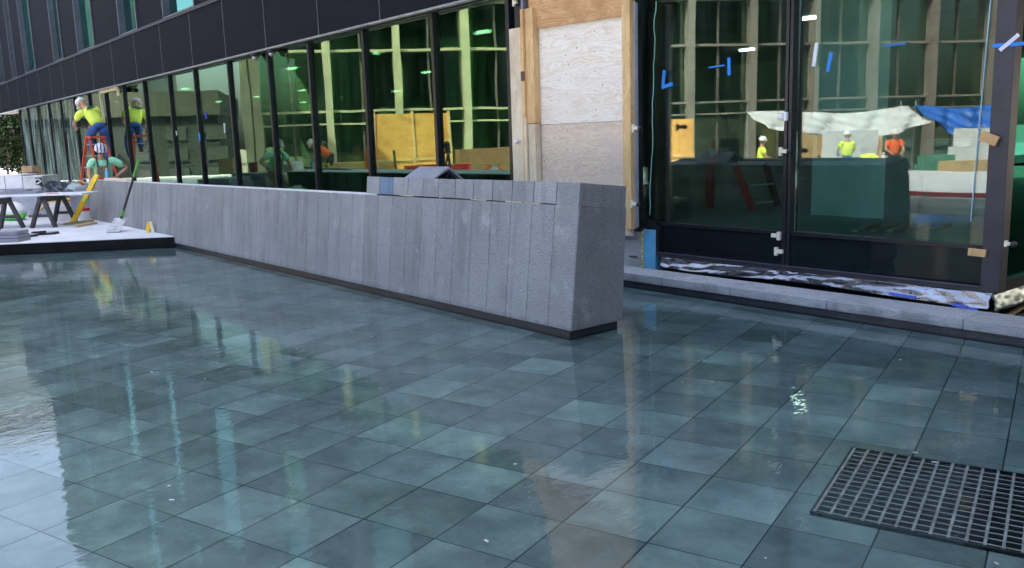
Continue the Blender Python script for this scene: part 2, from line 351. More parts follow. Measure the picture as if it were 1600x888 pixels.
def empty(name, loc, label, cat, group=None, rz=0):
    e = bpy.data.objects.new(name, None); COL.objects.link(e); e.location = loc; e.empty_display_size = .1; e.rotation_euler = (0, 0, rz)
    return tag(e, label, cat, group)
def local(mb_fn, name, m, parent, **k):     # build a part authored in the parent's own coordinates
    o = mb_fn.build(name, m, None, **k); o.parent = parent; return o
def copy_tree(o, parent=None):
    c = o.copy(); COL.objects.link(c); c.parent = parent
    for ch in list(o.children): copy_tree(ch, c)
    return c
def sheet(name, pts, z, m, kind='structure'):
    b = MB(); b.add([(x, y, z) for x, y in pts], [tuple(range(len(pts)))]); o = b.build(name, m); tag(o, kind=kind); return o

# ================================================================== SETTING
G = .15                                                     # level of the paved slab above the water
E0 = Vector((-12.72, 4.0)); ED = Vector((-.5205, -.854))    # the edge of the slab over the water
EA = E0 - ED * .0; EB = E0 + ED * 14                        # far along the edge
sheet('ground', [(-900, -900), (900, -900), (900, 900), (-900, 900)], -.92, ROAD)
sheet('pool_floor', [(-22, -12), (9, -12), (9, 6.3), (-22, 6.3)], -.014, TILE)
sheet('pool_water', [(-22, -12), (9, -12), (9, 6.2), (-22, 6.2)], 0, WATER)
# slab: a solid with a dark edge
b = MB(); top = [(E0.x, 3.98), (EB.x, EB.y), (EB.x, -12), (-26, -12), (-30, -4), (-120, 2), (-120, 60), (-37, 60), (-37, 6.25), (-17.5, 6.25), (-17.5, 4.2), (-12.72, 4.2)]
k = len(top); b.add([(x, y, G) for x, y in top] + [(x, y, -.2) for x, y in top], [tuple(range(k)), tuple(range(2*k-1, k-1, -1))] + [(i, (i+1) % k, (i+1) % k + k, i + k) for i in range(k)])
tag(b.build('paved_slab', SLABM), kind='structure')
b = MB(); n2 = Vector((ED.y, -ED.x)) ; n2 = Vector((.854, -.5205))
p0 = Vector((E0.x, E0.y, 0)); p1 = Vector((EB.x, EB.y, 0)); nn = Vector((n2.x, n2.y, 0))
b.obox((p0 + p1)/2 + nn*.012 + Vector((0,0,.035)), (p1-p0)/2, nn*.012, Vector((0,0,.105)))
tag(b.build('slab_edge_strip', mat('dark_slab_edge', (.010, .010, .011), .7, noise=(4, .5), spec=.1)), kind='structure')  # thin near-black strip along the front of the slab
b = MB(); b.box((-17.5, 4.2, -.4), (-7.42, 6.24, -.10)); tag(b.build('trench_floor', ROAD), kind='structure')
# plaza behind and beside the pool (seen only in the glass)
b = MB(); b.box((-40, -120, -.9), (90, -12, -.55)); b.box((9, -12, -.2), (60, 60, .12)); tag(b.build('plaza', PLAZA), kind='structure')
b = MB(); b.box((-25, -12, -.3), (9, -2.75, .11)); tag(b.build('pool_terrace', SLABM), kind='structure')
rk = empty('terrace_kerb', (-8, -2.7, .0), 'white kerb with a red band along the far side of the pool, mirrored in the corner glass', 'kerb')
b = MB(); b.box((-16, -2.74, -.05), (9, -2.5, .14)); b.build('kerb_stone', WHITE, rk)
b = MB(); b.box((-16, -3.1, .115), (9, -2.95, .20)); b.build('red_band', RED, rk)
# kerb, in lengths
kb = empty('kerb_wall', (-3.5, 5.95, 0), 'low pale granite kerb edging the pool in front of the glass corner', 'kerb')
js = [-9, -7.0, -6.15, -5.04, -4.30, -3.42, -2.43, -1.5, -.5, .6, 1.7, 2.8, 4, 5.2, 6.5, 8]
random.seed(3)
for i in range(len(js) - 1):
    b = MB(); x0, x1 = js[i] + .002, js[i+1] - .002
    b.box((x0, 5.80, .055), (x1, 6.13, .127), random.uniform(1.2, 1.4)); b.build('kerb_stone', GRAN, kb, bevel=.004)
b = MB(); b.box((-9, 5.815, -.1), (8, 6.12, .054)); b.build('dark_base', GRANDK, kb)

# ================================================================== STONE WALL
sw = empty('stone_wall', (-10, 4.2, 0), 'long battered grey granite bench wall of upright slabs rising from the pool', 'stone wall')
WX0, WX1 = -17.6, -4.30; TH = .505
def fy(z): return 3.985 + .112 * z                          # battered front
def ztop(x): return .925 + (x + 4.3) * .0035                 # the top falls slightly to the far end
pan = .2443
b = MB(); random.seed(11); x = WX1; i = 0
def slabp(b, x0, x1, z0, z1, tone, y_in=.03):
    g = .0022; gz = .0009
    vs = []
    for (xx, zz) in ((x0+g, z0+gz), (x1-g, z0+gz), (x1-g, z1-gz), (x0+g, z1-gz)):
        vs.append((xx, fy(zz), zz))
    for (xx, zz) in ((x0+g, z0+gz), (x1-g, z0+gz), (x1-g, z1-gz), (x0+g, z1-gz)):
        vs.append((xx, fy(zz) + y_in, zz))
    b.add(vs, [(0,1,2,3),(4,7,6,5),(0,4,5,1),(1,5,6,2),(2,6,7,3),(3,7,4,0)], tone)
while x > WX0 + .05:
    x0 = max(x - pan, WX0); zt = ztop((x + x0) / 2); tn = random.uniform(.93, 1.07)
    jz = [.50, .46, .52][i % 3] if (i > 2 and i % 2 == 0) else None
    if jz: slabp(b, x0, x, .055, jz, tn); slabp(b, x0, x, jz, zt, tn * random.uniform(.97, 1.03))
    else: slabp(b, x0, x, .055, zt, tn)
    x -= pan; i += 1
b.build('stone_slabs', GRAN, sw, bevel=.0015)
# core, end face, base
b = MB()
vs = [(WX0+.01, fy(.05)+.012, .05), (WX1-.01, fy(.05)+.012, .05), (WX1-.01, 4.49, .05), (WX0+.01, 4.49, .05),
      (WX0+.01, fy(.9)+.012, ztop(WX0)-.004), (WX1-.01, fy(.92)+.012, .918), (WX1-.01, 4.555, .875), (WX0+.01, 4.555, ztop(WX0)-.05)]
b.add(vs, [(0,3,2,1),(4,5,6,7),(0,1,5,4),(1,2,6,5),(2,3,7,6),(3,0,4,7)], .35); b.build('wall_core', mat('mortar_bed', (.05, .05, .055), .9), sw)
b = MB()
def endslab(b, z0, z1, x=WX1, t=1.0):
    vs = [(x, fy(z0)+.0, z0), (x, 4.50 + .06*z0, z0), (x, 4.50 + .06*z1, z1 - (.048 if z1 > .5 else 0)), (x, fy(z1)+.0, z1)]
    vs += [(v[0]-.03 if False else v[0]-.011, v[1], v[2]) for v in vs]
    vs = [(v[0] + (.006 if q < 4 else 0), v[1] + (.0 if q % 4 in (1, 2) else -.0), v[2]) for q, v in enumerate(vs)]
    b.add(vs, [(0,1,2,3),(4,7,6,5),(0,4,5,1),(1,5,6,2),(2,6,7,3),(3,7,4,0)], t)
endslab(b, .055, .921, WX1 + .004, .8); b.build('end_slab', GRAN, sw, bevel=.002)
b = MB()
b.box((WX0+.03, 4.02, -.1), (WX1-.035, 4.47, .053)); b.box((-12.75, 4.0, -.1), (WX1-.02, 4.48, .0525)); b.build('dark_base', GRANDK, sw)
b = MB(); b.box((WX0+.02, fy(.9)+.03, .85), (-7.03, 4.53, .872))
vs = []
for xx in (WX0 + .02, -7.03):
    for (yy, dz) in ((fy(.92)+.006, 0), (4.54, -.04), (4.54, -.026), (fy(.92)+.006, .012)): vs.append((xx, yy, ztop(xx) - .002 + dz))
b = MB(); b.add(vs, [(0,1,2,3),(7,6,5,4),(0,4,5,1),(1,5,6,2),(2,6,7,3),(3,7,4,0)])
b.build('mortar_top', mat('white_mortar', (.66, .66, .68), .9, noise=(14, .15)), sw)
caps = [-7.22, -6.98, -6.74, -6.49, -6.25, -6.01, -5.77, -5.52, -5.27, -5.03, -4.78, -4.53, -4.294]
zb = .9285
for i in range(len(caps) - 1):
    if i == 0: pass
    x0, x1 = caps[i] + .004, caps[i+1] - .004; zt = 1.085 + random.uniform(-.002, .002) - (0 if i else 0)
    last = i == len(caps) - 2
    y0, y1 = fy(.93) , fy(1.08); yb0 = y0 + .11 if not last else 4.555; yb1 = y1 + .11 if not last else 4.565
    dz = zb + (-.004 if last else random.uniform(0, .004))
    b = MB(); b.add([(x0, y0, dz), (x1, y0, dz), (x1, yb0, dz - .112*(yb0-y0)), (x0, yb0, dz - .112*(yb0-y0)), (x0, y1, zt), (x1, y1, zt), (x1, yb1, zt - .112*(yb1-y1)), (x0, yb1, zt - .112*(yb1-y1))],
                    [(0,3,2,1),(4,5,6,7),(0,1,5,4),(1,2,6,5),(2,3,7,6),(3,0,4,7)], random.uniform(.9, 1.08) * (.85 if last else 1.05))
    o = b.build('cap_stone', BLUESM if i == 1 else GRAN, sw, bevel=.0015)
    if i == 1: o['label'] = 'smooth bluish cap stone near the far end of the upper course'
# cap stones across the back
b = MB(); b.add([(-7.2, 4.25, .86), (-4.56, 4.25, .86), (-4.56, 4.56, .86), (-7.2, 4.56, .86), (-7.2, 4.25, 1.058), (-4.56, 4.25, 1.058), (-4.56, 4.56, 1.024), (-7.2, 4.56, 1.024)], [(0,3,2,1),(4,5,6,7),(0,1,5,4),(1,2,6,5),(2,3,7,6),(3,0,4,7)]); b.build('cap_backing', mat('cap_mortar', (.20, .21, .22), .9), sw)
b = MB()
for i, (xx, wdt) in enumerate(((-6.62, .22), (-6.0, .02), (-5.55, .2), (-5.1, .2), (-4.88, .18))):
    b.box((xx, fy(.93) - .002, .9235), (xx + wdt, fy(.93)+.1, .9290))
b.build('timber_shim', STUDL, sw)
# angle stone on the wall
pA = onY(636, 281, 4.3); x0a = pA.x
at_ = empty('angle_stone', (x0a + .3, 4.3, 1.085), 'grey granite corner piece laid like a small tent on the bench wall top', 'stone piece')
b = MB(); L_ = .26
xa = onY(637, 277, 4.22).x; xb = onY(683, 277, 4.22).x
def prismx(b, poly, x0, x1):
    n_ = len(poly); b.add([(x0, y, z) for y, z in poly] + [(x1, y, z) for y, z in poly], [tuple(range(n_))[::-1], tuple(range(n_, 2*n_))] + [(i, (i+1) % n_, (i+1) % n_ + n_, i + n_) for i in range(n_)])
prismx(b, [(4.18, 1.078), (4.21, 1.078), (4.355, 1.150), (4.50, 1.040), (4.53, 1.040), (4.355, 1.174)], xa, xb)
b.build('stone_leaves', BLUESM if False else GRANSM, at_, bevel=.003)
b = MB(); b.box((xa + .05, 4.33, 1.079), (xb - .03, 4.36, 1.1)); b.build('wedge', BLKP, at_)

# ================================================================== MAIN BUILDING
OB = empty('office_building', (-20, 6.3, 0), 'dark navy panelled office block with green glass ground floor beside the pool', 'building')
BX0 = onY(-10, 178, 6.2).x; BX1 = 10.0  # right end past the corner: overhang added out of frame to shade the pool
mull = [-7.67, -9.17, -10.9, -12.6, -14.12, -15.9, -17.7, -19.3, -21.08, -22.75, -24.4, -26.1, -27.8, -29.5, -31.2, -32.9, -34.6, -36.1]
GB, GT = .30, 2.97; TILT = -.021
for i, mx in enumerate(mull):
    b = MB(); b.box((mx - .03, YF - .05, GB), (mx + .03, YF + .09, GT)); b.build('mullion', BLACK, OB)
for i in range(len(mull) - 1):
    b = MB(); b.box((mull[i+1] + .031, YF, GB), (mull[i] - .031, YF + .012, GT)); b.build('glass_pane', GLASS_F if i >= 12 else (GLASS_M if i in (8, 9, 10, 11) else GLASS_L), OB)
b = MB(); b.box((-36.3, YF - .06, .15), (-7.6, YF + .1, GB)); b.build('bottom_rail', BLACK, OB)
b = MB(); b.box((-36.3, YF - .04, GT), (-2.4, YF + .11, 3.04)); b.build('head_rail', BLACK, OB)
# fascia projecting in front of the glass, soffit, trims
FY = 6.15
b = MB(); b.box((BX0, FY + .03, 3.03), (BX1, YF + .6, 3.07)); b.build('soffit', SOFFIT, OB)
b = MB(); b.box((BX0, FY, 3.0), (BX1, FY + .03, 4.02)); b.build('fascia', DKPANEL, OB)
for z0, z1, yy in ((2.975, 3.0, .025), (4.025, 4.045, .03), (4.065, 4.08, .02)):
    b = MB(); b.box((BX0 - .03, FY - yy, z0), (BX1 + .02, FY + .05, z1)); b.build('metal_trim', TRIM if z0 < 3.5 else SEAM, OB)
for sx_ in [-38.8, -37.0, -35.2, -33.4, -31.6, -29.9, -28.3, -26.7, -24.9, -22.97, -21.05, -19.21, -17.37, -15.64, -13.88, -11.98, -10.21, -8.4, -6.6, -4.8, -3, -1.2, .6, 2.4, 4.2, 6, 7.8]:
    b = MB(); b.box((sx_ - .009, FY - .008, 3.003), (sx_ + .009, FY + .001, 4.02)); b.build('seam_strip', SEAM, OB)
wins = [(-38.66, -37.55), (-36.0, -35.2), (-33.65, -31.95), (-29.24, -28.1), (-26.25, -24.55), (-22.19, -20.81), (-18.96, -17.12), (-15.2, -13.7), (-11.9, -10.2), (-8.4, -7.0), (-5.2, -3.7)]
wins += [(-.5, .9), (3.0, 4.6), (6.4, 7.8)]
ZT = 14.0
UYW = 6.2
BXU = -36.3
for (z0, z1) in ((4.08, 7.6), (8.0, 11.2), (11.6, 13.2)):
    x = BX0 if z0 < 5 else BXU; rs = [w_ for w_ in (wins if z0 < 5 else [(a + .9, c + .9) for a, c in wins]) if w_[0] > (BX0 if z0 < 5 else BXU) + .3]
    segs = []; 
    for (a, c) in rs: segs.append((x, a)); x = c
    segs.append((x, BX1))
    for (a, c) in segs:
        b = MB(); b.box((a, UYW, z0), (c, UYW + .25, z1)); b.build('cladding_panel', DKPANEL, OB)
    for (a, c) in rs:
        b = MB()
        b.box((a - .02, UYW - .03, z0), (a + .03, UYW + .2, z1)); b.box((c - .03, UYW - .03, z0), (c + .02, UYW + .2, z1)); b.box((a + .03, UYW - .01, z0), (c - .03, UYW + .2, z0 + .05))
        fo = b.build('window', BLACK if False else SEAM, OB)
        b = MB(); b.box((a + .031, UYW + .12, z0 + .05), (c - .031, UYW + .135, z1)); b.build('pane', GLASS_U, fo)
for (z0, z1) in ((7.6, 8.0), (11.2, 11.6), (13.2, ZT)):
    b = MB(); b.box((BX0 if z0 < 7.7 else BXU, UYW - .02, z0), (BX1, UYW + .25, z1)); b.build('spandrel_band', DKPANEL, OB)
b = MB(); b.box((BX0, UYW + .25, 7.95), (BXU, 26, 8.0)); b.box((BXU, UYW + .25, ZT - .3), (BX1, 26, ZT)); b.build('roof', WALLD, OB)
b = MB(); b.box((BX0, UYW + .25, 3.07), (BX0 + .2, 26, 7.95)); b.box((BXU, UYW + .25, 8.0), (BXU + .2, 26, ZT - .3)); b.box((-36.1, 25.8, 0), (-2.4, 26, ZT - .3)); b.box((-36.3, YF + .12, .15), (-36.1, 26, 3.03)); b.build('outer_wall', DKPANEL, OB)
# upper floor slabs and rear room walls
b = MB(); b.box((BX0 + .25, YF + .12, 3.1), (BX1 - .2, 25.7, 3.3)); b.box((BX0 + .25, 6.5, 7.62), (BX1 - .2, 25.7, 7.95)); b.box((BXU + .25, 6.5, 11.22), (BX1 - .2, 25.7, 11.55)); b.build('floor_slab', mat('ceiling_grey', (.32, .34, .32), .9, noise=(1, .15)), OB)
b = MB(); b.box((-36.0, YF + .12, .15), (-7.4, 25.7, .3)); b.box((-7.4, YF + .12, .3), (-2.62, 25.7, .5)); b.build('interior_floor', FLOORI, OB)
b = MB(); b.box((-36.0, 19.0, .3), (-2.6, 19.2, 3.1)); b.build('interior_wall', WALLI, OB)
b = MB(); b.box((BXU + .3, 10, 3.3), (BX1 - .3, 10.1, 13.6)); b.build('upper_room_wall', WALLD, OB)
for (cx, cy) in ((-9.6, 8.4), (-12.3, 8.8), (-14.8, 8.2), (-18.6, 8.6), (-23.5, 9.2), (-29, 9)):
    b = MB(); b.box((cx - .16, cy - .16, .3), (cx + .16, cy + .16, 3.1)); b.build('interior_column', COLI, OB)
LAMP = bpy.data.materials.new('ceiling_lamp'); LAMP.use_nodes = True
_b = LAMP.node_tree.nodes['Principled BSDF']; _b.inputs['Emission Color'].default_value = (.95, 1, .92, 1); _b.inputs['Emission Strength'].default_value = 2.4
for yy in (8.6, 12.2, 15.6):
    for k in range(9):
        xx = -4.2 - k * 3.5
        if yy < 9 and k < 2: continue
        b = MB(); b.box((xx - .16, yy - .05, 3.06), (xx + .16, yy + .05, 3.098)); b.build('ceiling_lamp', LAMP, OB)
# corner bay
p = Vector
b = MB(); b.box((-2.515, YF - .06, .24), (-2.39, YF + .06, 3.0)); b.build('corner_post', POST, OB, bevel=.004)
b = MB(); b.box((-4.115, YF - .05, .26), (-4.085, YF + .08, 3.0)); b.box((-4.078, YF - .045, .26), (-4.05, YF + .08, 3.0)); b.build('mullion', BLACK, OB, bevel=.003)
b = MB(); b.box((-5.80, YF - .05, .53), (-5.735, YF + .08, 3.0)); b.box((-5.50, YF - .048, .27), (-5.46, YF + .08, .53)); b.build('mullion', BLACK, OB)
b = MB(); b.box((-5.735, YF - .045, .50), (-5.5, YF + .08, .565)); b.box((-5.46, YF - .02, .53), (-4.115, YF + .08, .56)); b.box((-4.05, YF - .02, .53), (-2.515, YF + .08, .56)); b.build('transom', BLACK, OB)
b = MB(); b.box((-5.50, YF - .055, .235), (-2.515, YF + .08, .268)); b.build('bottom_rail', POST, OB, bevel=.003)
b = MB(); b.box((-5.46, YF - .068, .270), (-2.515, YF - .050, .278)); b.build('sill_lip', SEAM, OB)
for a, c in ((-5.735, -4.115), (-4.05, -2.515)):
    b = MB(); b.obox(((a + c)/2, YF + .02, 1.7805), ((c - a)/2 - .001, TILT*((c - a)/2), 0), (-.006*TILT, .006, 0), (0, 0, 1.2195)); b.build('glass_pane', GLASS_R, OB)
SPG = mat('black_spandrel_glass', (.010, .014, .016), .05, coat=.2)
for a, c in ((-5.459, -4.116), (-4.049, -2.516)):
    b = MB(); b.box((a, YF - .004, .269), (c, YF + .02, .529)); b.build('spandrel_glass', SPG, OB)
# side face of the corner, running away from the pool
b = MB(); b.box((-2.432, YF + .061, .32), (-2.42, 9.4, 3.0)); b.build('glass_pane', glass_mat('corner_teal_glass', .10, (.10, .55, .38), (.05, .30, .22), dirt=.2), OB)
b = MB(); b.box((-2.45, YF + .061, .24), (-2.39, 9.4, .32)); b.box((-2.46, 9.4, .24), (-2.38, 9.5, 3)); b.box((-2.47, 9.5, .1), (-2.4, 26, 3)); b.build('side_rail', BLACK, OB)
b = MB(); b.box((BX1 - .2, UYW + .25, 3.07), (BX1, 26, ZT - .3)); b.build('side_cladding', DKPANEL, OB)
b = MB(); b.box((-2.56, YF + .12, .5), (-2.53, 14, 1.25)); b.build('side_back_panel', WALLI, OB)
# things behind the corner glass
b = MB(); b.box((-5.05, 8.2, .5), (-4.25, 8.9, 3.1)); b.build('interior_column', COLI, OB)
b = MB(); b.box((-4.2, 8.9, .5), (-2.7, 9.4, 1.25)); b.build('counter', WALLI, OB)
b = MB(); b.box((-5.75, 6.42, .0), (-2.6, 6.5, .5)); b.build('plinth', WALLD, OB)
b = MB(); b.box((-7.55, YF - .04, .3), (-7.18, YF + .1, 3.0)); b.build('jamb', BLACK, OB)

# ---- concrete upstand, foam, foil below the corner bay
cb = empty('concrete_upstand', (-6, 6.3, .0), 'rough pale concrete footing exposed below the plywood beside the blue foam', 'footing')
b = MB(); b.box((-7.4, 6.27, -.05), (-5.66, 6.6, .455)); b.build('concrete', CONC, cb, bevel=.01)
b = MB(); b.tube([(-5.86, 6.262, .2), (-5.80, 6.258, .205), (-5.76, 6.262, .2)], .006, 6); b.build('steel_tie', mat('rust', (.10, .05, .03), .8), cb)
b = MB(); b.box((-5.655, 6.24, -.02), (-5.50, 6.6, .485)); o = b.build('foam_board', FOAM, None, bevel=.003); tag(o, 'light blue rigid foam board standing under the glass at the wall end', 'foam board')
b = MB(); random.seed(5)
for q in range(16):
    z = .0 + q * .03; b.lathe((-5.665 + random.uniform(-.006, .006), 6.245, z), [(.002, -.02), (.014 + random.random() * .01, -.008), (.016, .006), (.003, .02)], 7)
o = b.build('spray_foam', YFOAM, None, smooth=True); tag(o, 'bead of yellow spray foam between the concrete and the blue board', 'spray foam')
# foil
def crumple(name, x0, x1, fn, nx, nz, mt, seed, amp=.014):
    random.seed(seed); b = MB(); vs = []; fs = []
    ph = [random.uniform(0, 6.28) for _ in range(12)]
    for i in range(nx + 1):
        for k in range(nz + 1):
            u = i / nx; v = k / nz; q = fn(u, v)
            d = amp * (math.sin(u*19+ph[0]+v*4) * .4 + math.sin(u*61+ph[1]-v*7+math.sin(u*13)*3) * .22 + abs(math.sin(u*15+ph[2]+v*6)) * .5 + abs(math.sin(u*47+v*9+math.sin(u*29)*2)) * .25 + random.uniform(-.1, .1))
            vs.append(Vector(q) + Vector((random.uniform(-.3, .3) * amp, -d, d * .4)))
    for i in range(nx):
        for k in range(nz):
            a = i*(nz+1)+k; fs.append((a, a+nz+1, a+nz+2, a+1))
    b.add(vs, fs); o = b.build(name, mt, smooth=True)
    so_ = o.modifiers.new('thick', 'SOLIDIFY'); so_.thickness = .002
    return o
def ff(u, v):
    x = -5.44 + u * (3.0); top = .234; 
    bot = .132 - .014 * math.sin(u * 9) ; z = top + (bot - top) * v; y = 6.262 - .022 * v ** 1.5 - .03 * (u > .8) * (u - .8) * 5 * v
    return (x, y, z)
o = crumple('foil_flashing', -5.4, -2.5, ff, 220, 12, FOIL, 4, .011); tag(o, 'crumpled silver foil flashing hanging below the glass along the kerb', 'foil')
def ff2(u, v):
    return (-2.43 + .03 * v, 6.24 + u * 1.6, .235 - .13 * v)
o = crumple('foil_flashing', 0, 0, ff2, 50, 7, mat('dull_green_foil', (.45, .52, .50), .35, .9), 9, .02); tag(o, 'dull greenish foil strip wrapping the side of the glass corner', 'foil')
b = MB(); b.box((-5.44, 6.2, .02), (-2.45, 6.42, .10)); o = b.build('drain_channel', mat('dark_gap', (.012, .012, .014), .6)); tag(o, 'black drainage channel between the kerb and the foil', 'channel')
b = MB()
for (px, py, l) in ((1410, 462, .10), (1500, 478, .05), (1512, 482, .07)):
    q = onY(px, py, 6.2); b.obox(q, (l, 0, -.004), (0, .012, 0), (0, .004, .008))
o = b.build('membrane_scrap', mat('blue_membrane', (.04, .08, .42), .5)); tag(o, 'scraps of dark blue membrane showing under the foil near the glass corner', 'membrane')
b = MB(); b.box((-2.4, 6.14, -.2), (8, 30, .03)); o = b.build('soil_bed', mat('damp_soil', (.075, .085, .05), .9, noise=(5, .4))); tag(o, kind='structure')
b = MB(); b.bar(onZ(1566, 500, .04), onZ(1640, 452, .04), .03, .02); o = b.build('formwork_board', TIMBER); tag(o, 'thin timber board lying in the damp bed behind the kerb at right', 'board')

# ================================================================== PLYWOOD HOARDING
hd = empty('plywood_hoarding', (-6.4, 6.15, .5), 'tall plywood hoarding on timber studs closing the doorway beside the stone wall', 'hoarding')
b = MB(); b.box((-7.10, 6.155, 1.535), (-5.72, 6.175, 2.56)); o = b.build('plywood_sheet', PLYW, hd); o['label'] = 'pale bleached middle plywood sheet'
b = MB(); b.box((-7.10, 6.158, .42), (-5.72, 6.178, 1.531)); o = b.build('plywood_sheet', PLYG, hd); o['label'] = 'greyed lower plywood sheet'
b = MB()
poly = [(-7.14, 2.53), (-5.70, 2.50), (-5.66, 3.7), (-6.9, 3.7), (-7.08, 3.2), (-7.15, 2.85)]
n_ = len(poly); b.add([(x, 6.125, z) for x, z in poly] + [(x, 6.143, z) for x, z in poly], [tuple(range(n_)), tuple(range(n_, 2*n_))[::-1]] + [(i, (i+1) % n_, (i+1) % n_ + n_, i + n_) for i in range(n_)])
o = b.build('plywood_sheet', PLYO, hd); o['label'] = 'orange upper plywood sheet with a slanting lower edge'
b = MB(); b.box((-7.46, 6.10, .32), (-7.27, 6.14, 2.57)); b.build('stud', STUDL, hd, bevel=.003)
b = MB(); b.box((-7.268, 6.09, .32), (-7.20, 6.20, 2.57)); b.build('stud', STUD, hd, bevel=.003)
b = MB(); b.box((-7.195, 6.04, 1.62), (-7.155, 6.18, 2.74)); b.box((-7.154, 6.07, 1.55), (-7.03, 6.15, 2.74)); b.build('stud', STUD, hd, bevel=.003)
b = MB(); b.box((-7.195, 6.05, .35), (-7.155, 6.18, 1.615)); b.box((-7.15, 6.075, .35), (-7.035, 6.15, 1.545)); b.build('stud', STUDL, hd, bevel=.003)
b = MB(); b.box((-5.735, 6.05, .50), (-5.635, 6.13, 2.62)); b.build('stud', STUD, hd, bevel=.003)
b = MB(); b.box((-5.775, 6.09, .50), (-5.737, 6.15, 2.60)); b.build('stud', STUDL, hd, bevel=.003)
b = MB(); b.box((-5.634, 6.10, .52), (-5.617, 6.14, 2.60)); b.build('edge_strip', mat('grey_white_strip', (.32, .32, .36), .5), hd)
b = MB(); b.box((-7.235, 6.09, 2.58), (-7.198, 6.13, 3.3)); b.build('metal_strip', mat('blue_grey_metal', (.16, .18, .24), .4, .4), hd)
b = MB(); b.box((-7.198, 6.03, 2.0), (-7.15, 6.045, 2.1)); b.build('hinge', mat('dark_patch', (.14, .08, .05), .8), hd)
b = MB()
for r_ in range(2):
    for q in range(10):
        z = .7 + q * .19; b.lathe((-6.62 + r_ * .42, 6.154, z), [(.007, 0), (.005, -.002)], 8, ax=(0, -1, 0))
b.build('screw_row', mat('screw_grey', (.22, .20, .22), .6), hd)

# ================================================================== CLIPS, TAPES, BLOCKS, CAMERAS
def clip(px, py, label, side=1, k=1.0, y=6.235, knob=False, m=CREAM):
    q = onY(px, py, y); e = empty('glazing_clip', q, label, 'clip', 'glazing clips on the mullions')
    b = MB(); b.box(q + Vector((-.014*k, -.014, -.035*k)), q + Vector((.014*k, .014, .035*k))); b.build('clip_plate', m, e, bevel=.002)
    b = MB(); b.box(q + Vector((side*.015*k, -.02, -.014*k)), q + Vector((side*.065*k, .008, .018*k))); b.build('clip_arm', m, e, bevel=.002)
    if knob:
        b = MB(); b.lathe(q + Vector((side*.088*k, -.012, 0)), [(.012, -.02), (.022, -.01), (.022, .012), (.008, .02)], 10, ax=(1, 0, 0)); b.build('knob', BLKP, e, smooth=True)
clip(1228, 182, 'white clip highest on the mullion between the two big corner panes', -1, m=WHITE)
clip(1220, 237, 'cream clip with a black knob halfway up the mullion between the corner panes', 1, knob=True)
clip(1217, 369, 'cream clip pointing left on the mullion just above the bottom rail', -1)
clip(1213, 393, 'cream clip pointing right, lowest on the mullion above the bottom rail', 1)
clip(990, 201, 'cream clip with black knob on the right stud at mid height of the plywood', 1, y=6.03, knob=True)
clip(988, 319, 'cream clip with black knob low on the right stud above the footing', 1, y=6.03, knob=True)
clip(806, 221, 'white clip in a black bracket on the left edge of the pale stud', 1, y=6.07, m=WHITE, k=.8)
clip(1572, 381, 'small clip with a black knob low on the teal side of the corner post', 1, y=6.235, k=.6, knob=True)
clip(803, 5, 'cream clip at the top of the frame on the last left mullion', 1, y=6.235)
def blk(px, py, y, w_, h_, ang, label, d=.03):
    q = onY(px, py, y); c, s = math.cos(ang), math.sin(ang)
    b = MB(); b.obox(q, (w_/2*c, 0, w_/2*s), (0, d/2, 0), (-h_/2*s, 0, h_/2*c)); tag(b.build('wood_block', STUD, None, bevel=.002), label, 'wood block', 'wood blocks packed against the corner post')
blk(1546, 217, 6.215, .115, .065, -.38, 'tilted orange timber block taped across the corner post at mid height')
blk(1527, 395, 6.215, .115, .050, -.04, 'level timber block on the corner post just above the bottom rail')
def tape(pts, label, m=BLUETAPE, w_=.022, y=YF - .004, name='tape_strip'):
    b = MB()
    for k in range(len(pts) - 1):
        a = onY(*pts[k], y); c = onY(*pts[k+1], y); b.bar(a, c, w_, .0016, up=(0, 1, 0)) if False else b.obox((a + c)/2, (c - a)/2, (c-a).normalized().cross(Vector((0,1,0)))*w_/2, (0, .001 + .0004*k, 0))
    tag(b.build(name, m), label, 'tape', 'strips of tape stuck on the corner glass')
tape([(1038, 110), (1036, 133)], 'blue tape strip forming the upright of the L mark on the corner glass', w_=.034)
tape([(1034, 137), (1051, 131)], 'short blue tape strip forming the foot of the L mark on the corner glass', w_=.034, y=YF - .008)
tape([(1139, 90), (1139, 118)], 'upright bright blue tape strip on the left corner pane', w_=.030)
tape([(1107, 106), (1132, 102)], 'thin blue tape running left from the upright strip on the left corner pane', w_=.012, y=YF-.007)
tape([(1276, 67), (1271, 104)], 'white tape strip on the right corner pane beside the mullion', WTAPE, w_=.030)
tape([(1299, 82), (1293, 112)], 'blue tape strip right of the white one on the right corner pane', w_=.030)
tape([(1381, 72), (1416, 68)], 'faint level blue tape strip high on the right corner pane', mat('faded_blue_tape', (.02, .16, .36), .6), w_=.018)
tape([(1551, 72), (1600, 68)], 'blue tape crossing the corner post near the top', w_=.024, y=6.236)
tape([(1562, 79), (1592, 54)], 'white tape slanting over the blue one on the corner post', WTAPE, w_=.026, y=6.232)
tape([(321, 176), (322, 186)], 'small dark blue tape mark on the third visible left pane', mat('deep_blue_tape', (.01, .03, .42), .6), w_=.09, y=6.29)
tape([(311, 208), (312, 220)], 'small bright blue tape mark on a left mullion', w_=.09, y=6.24)
tape([(350, 193), (351, 208)], 'small curled white tape on a left pane', WTAPE, w_=.04, y=6.29)
tape([(275, 205), (276, 212)], 'tiny white tape mark on a far left pane', WTAPE, w_=.05, y=6.29)
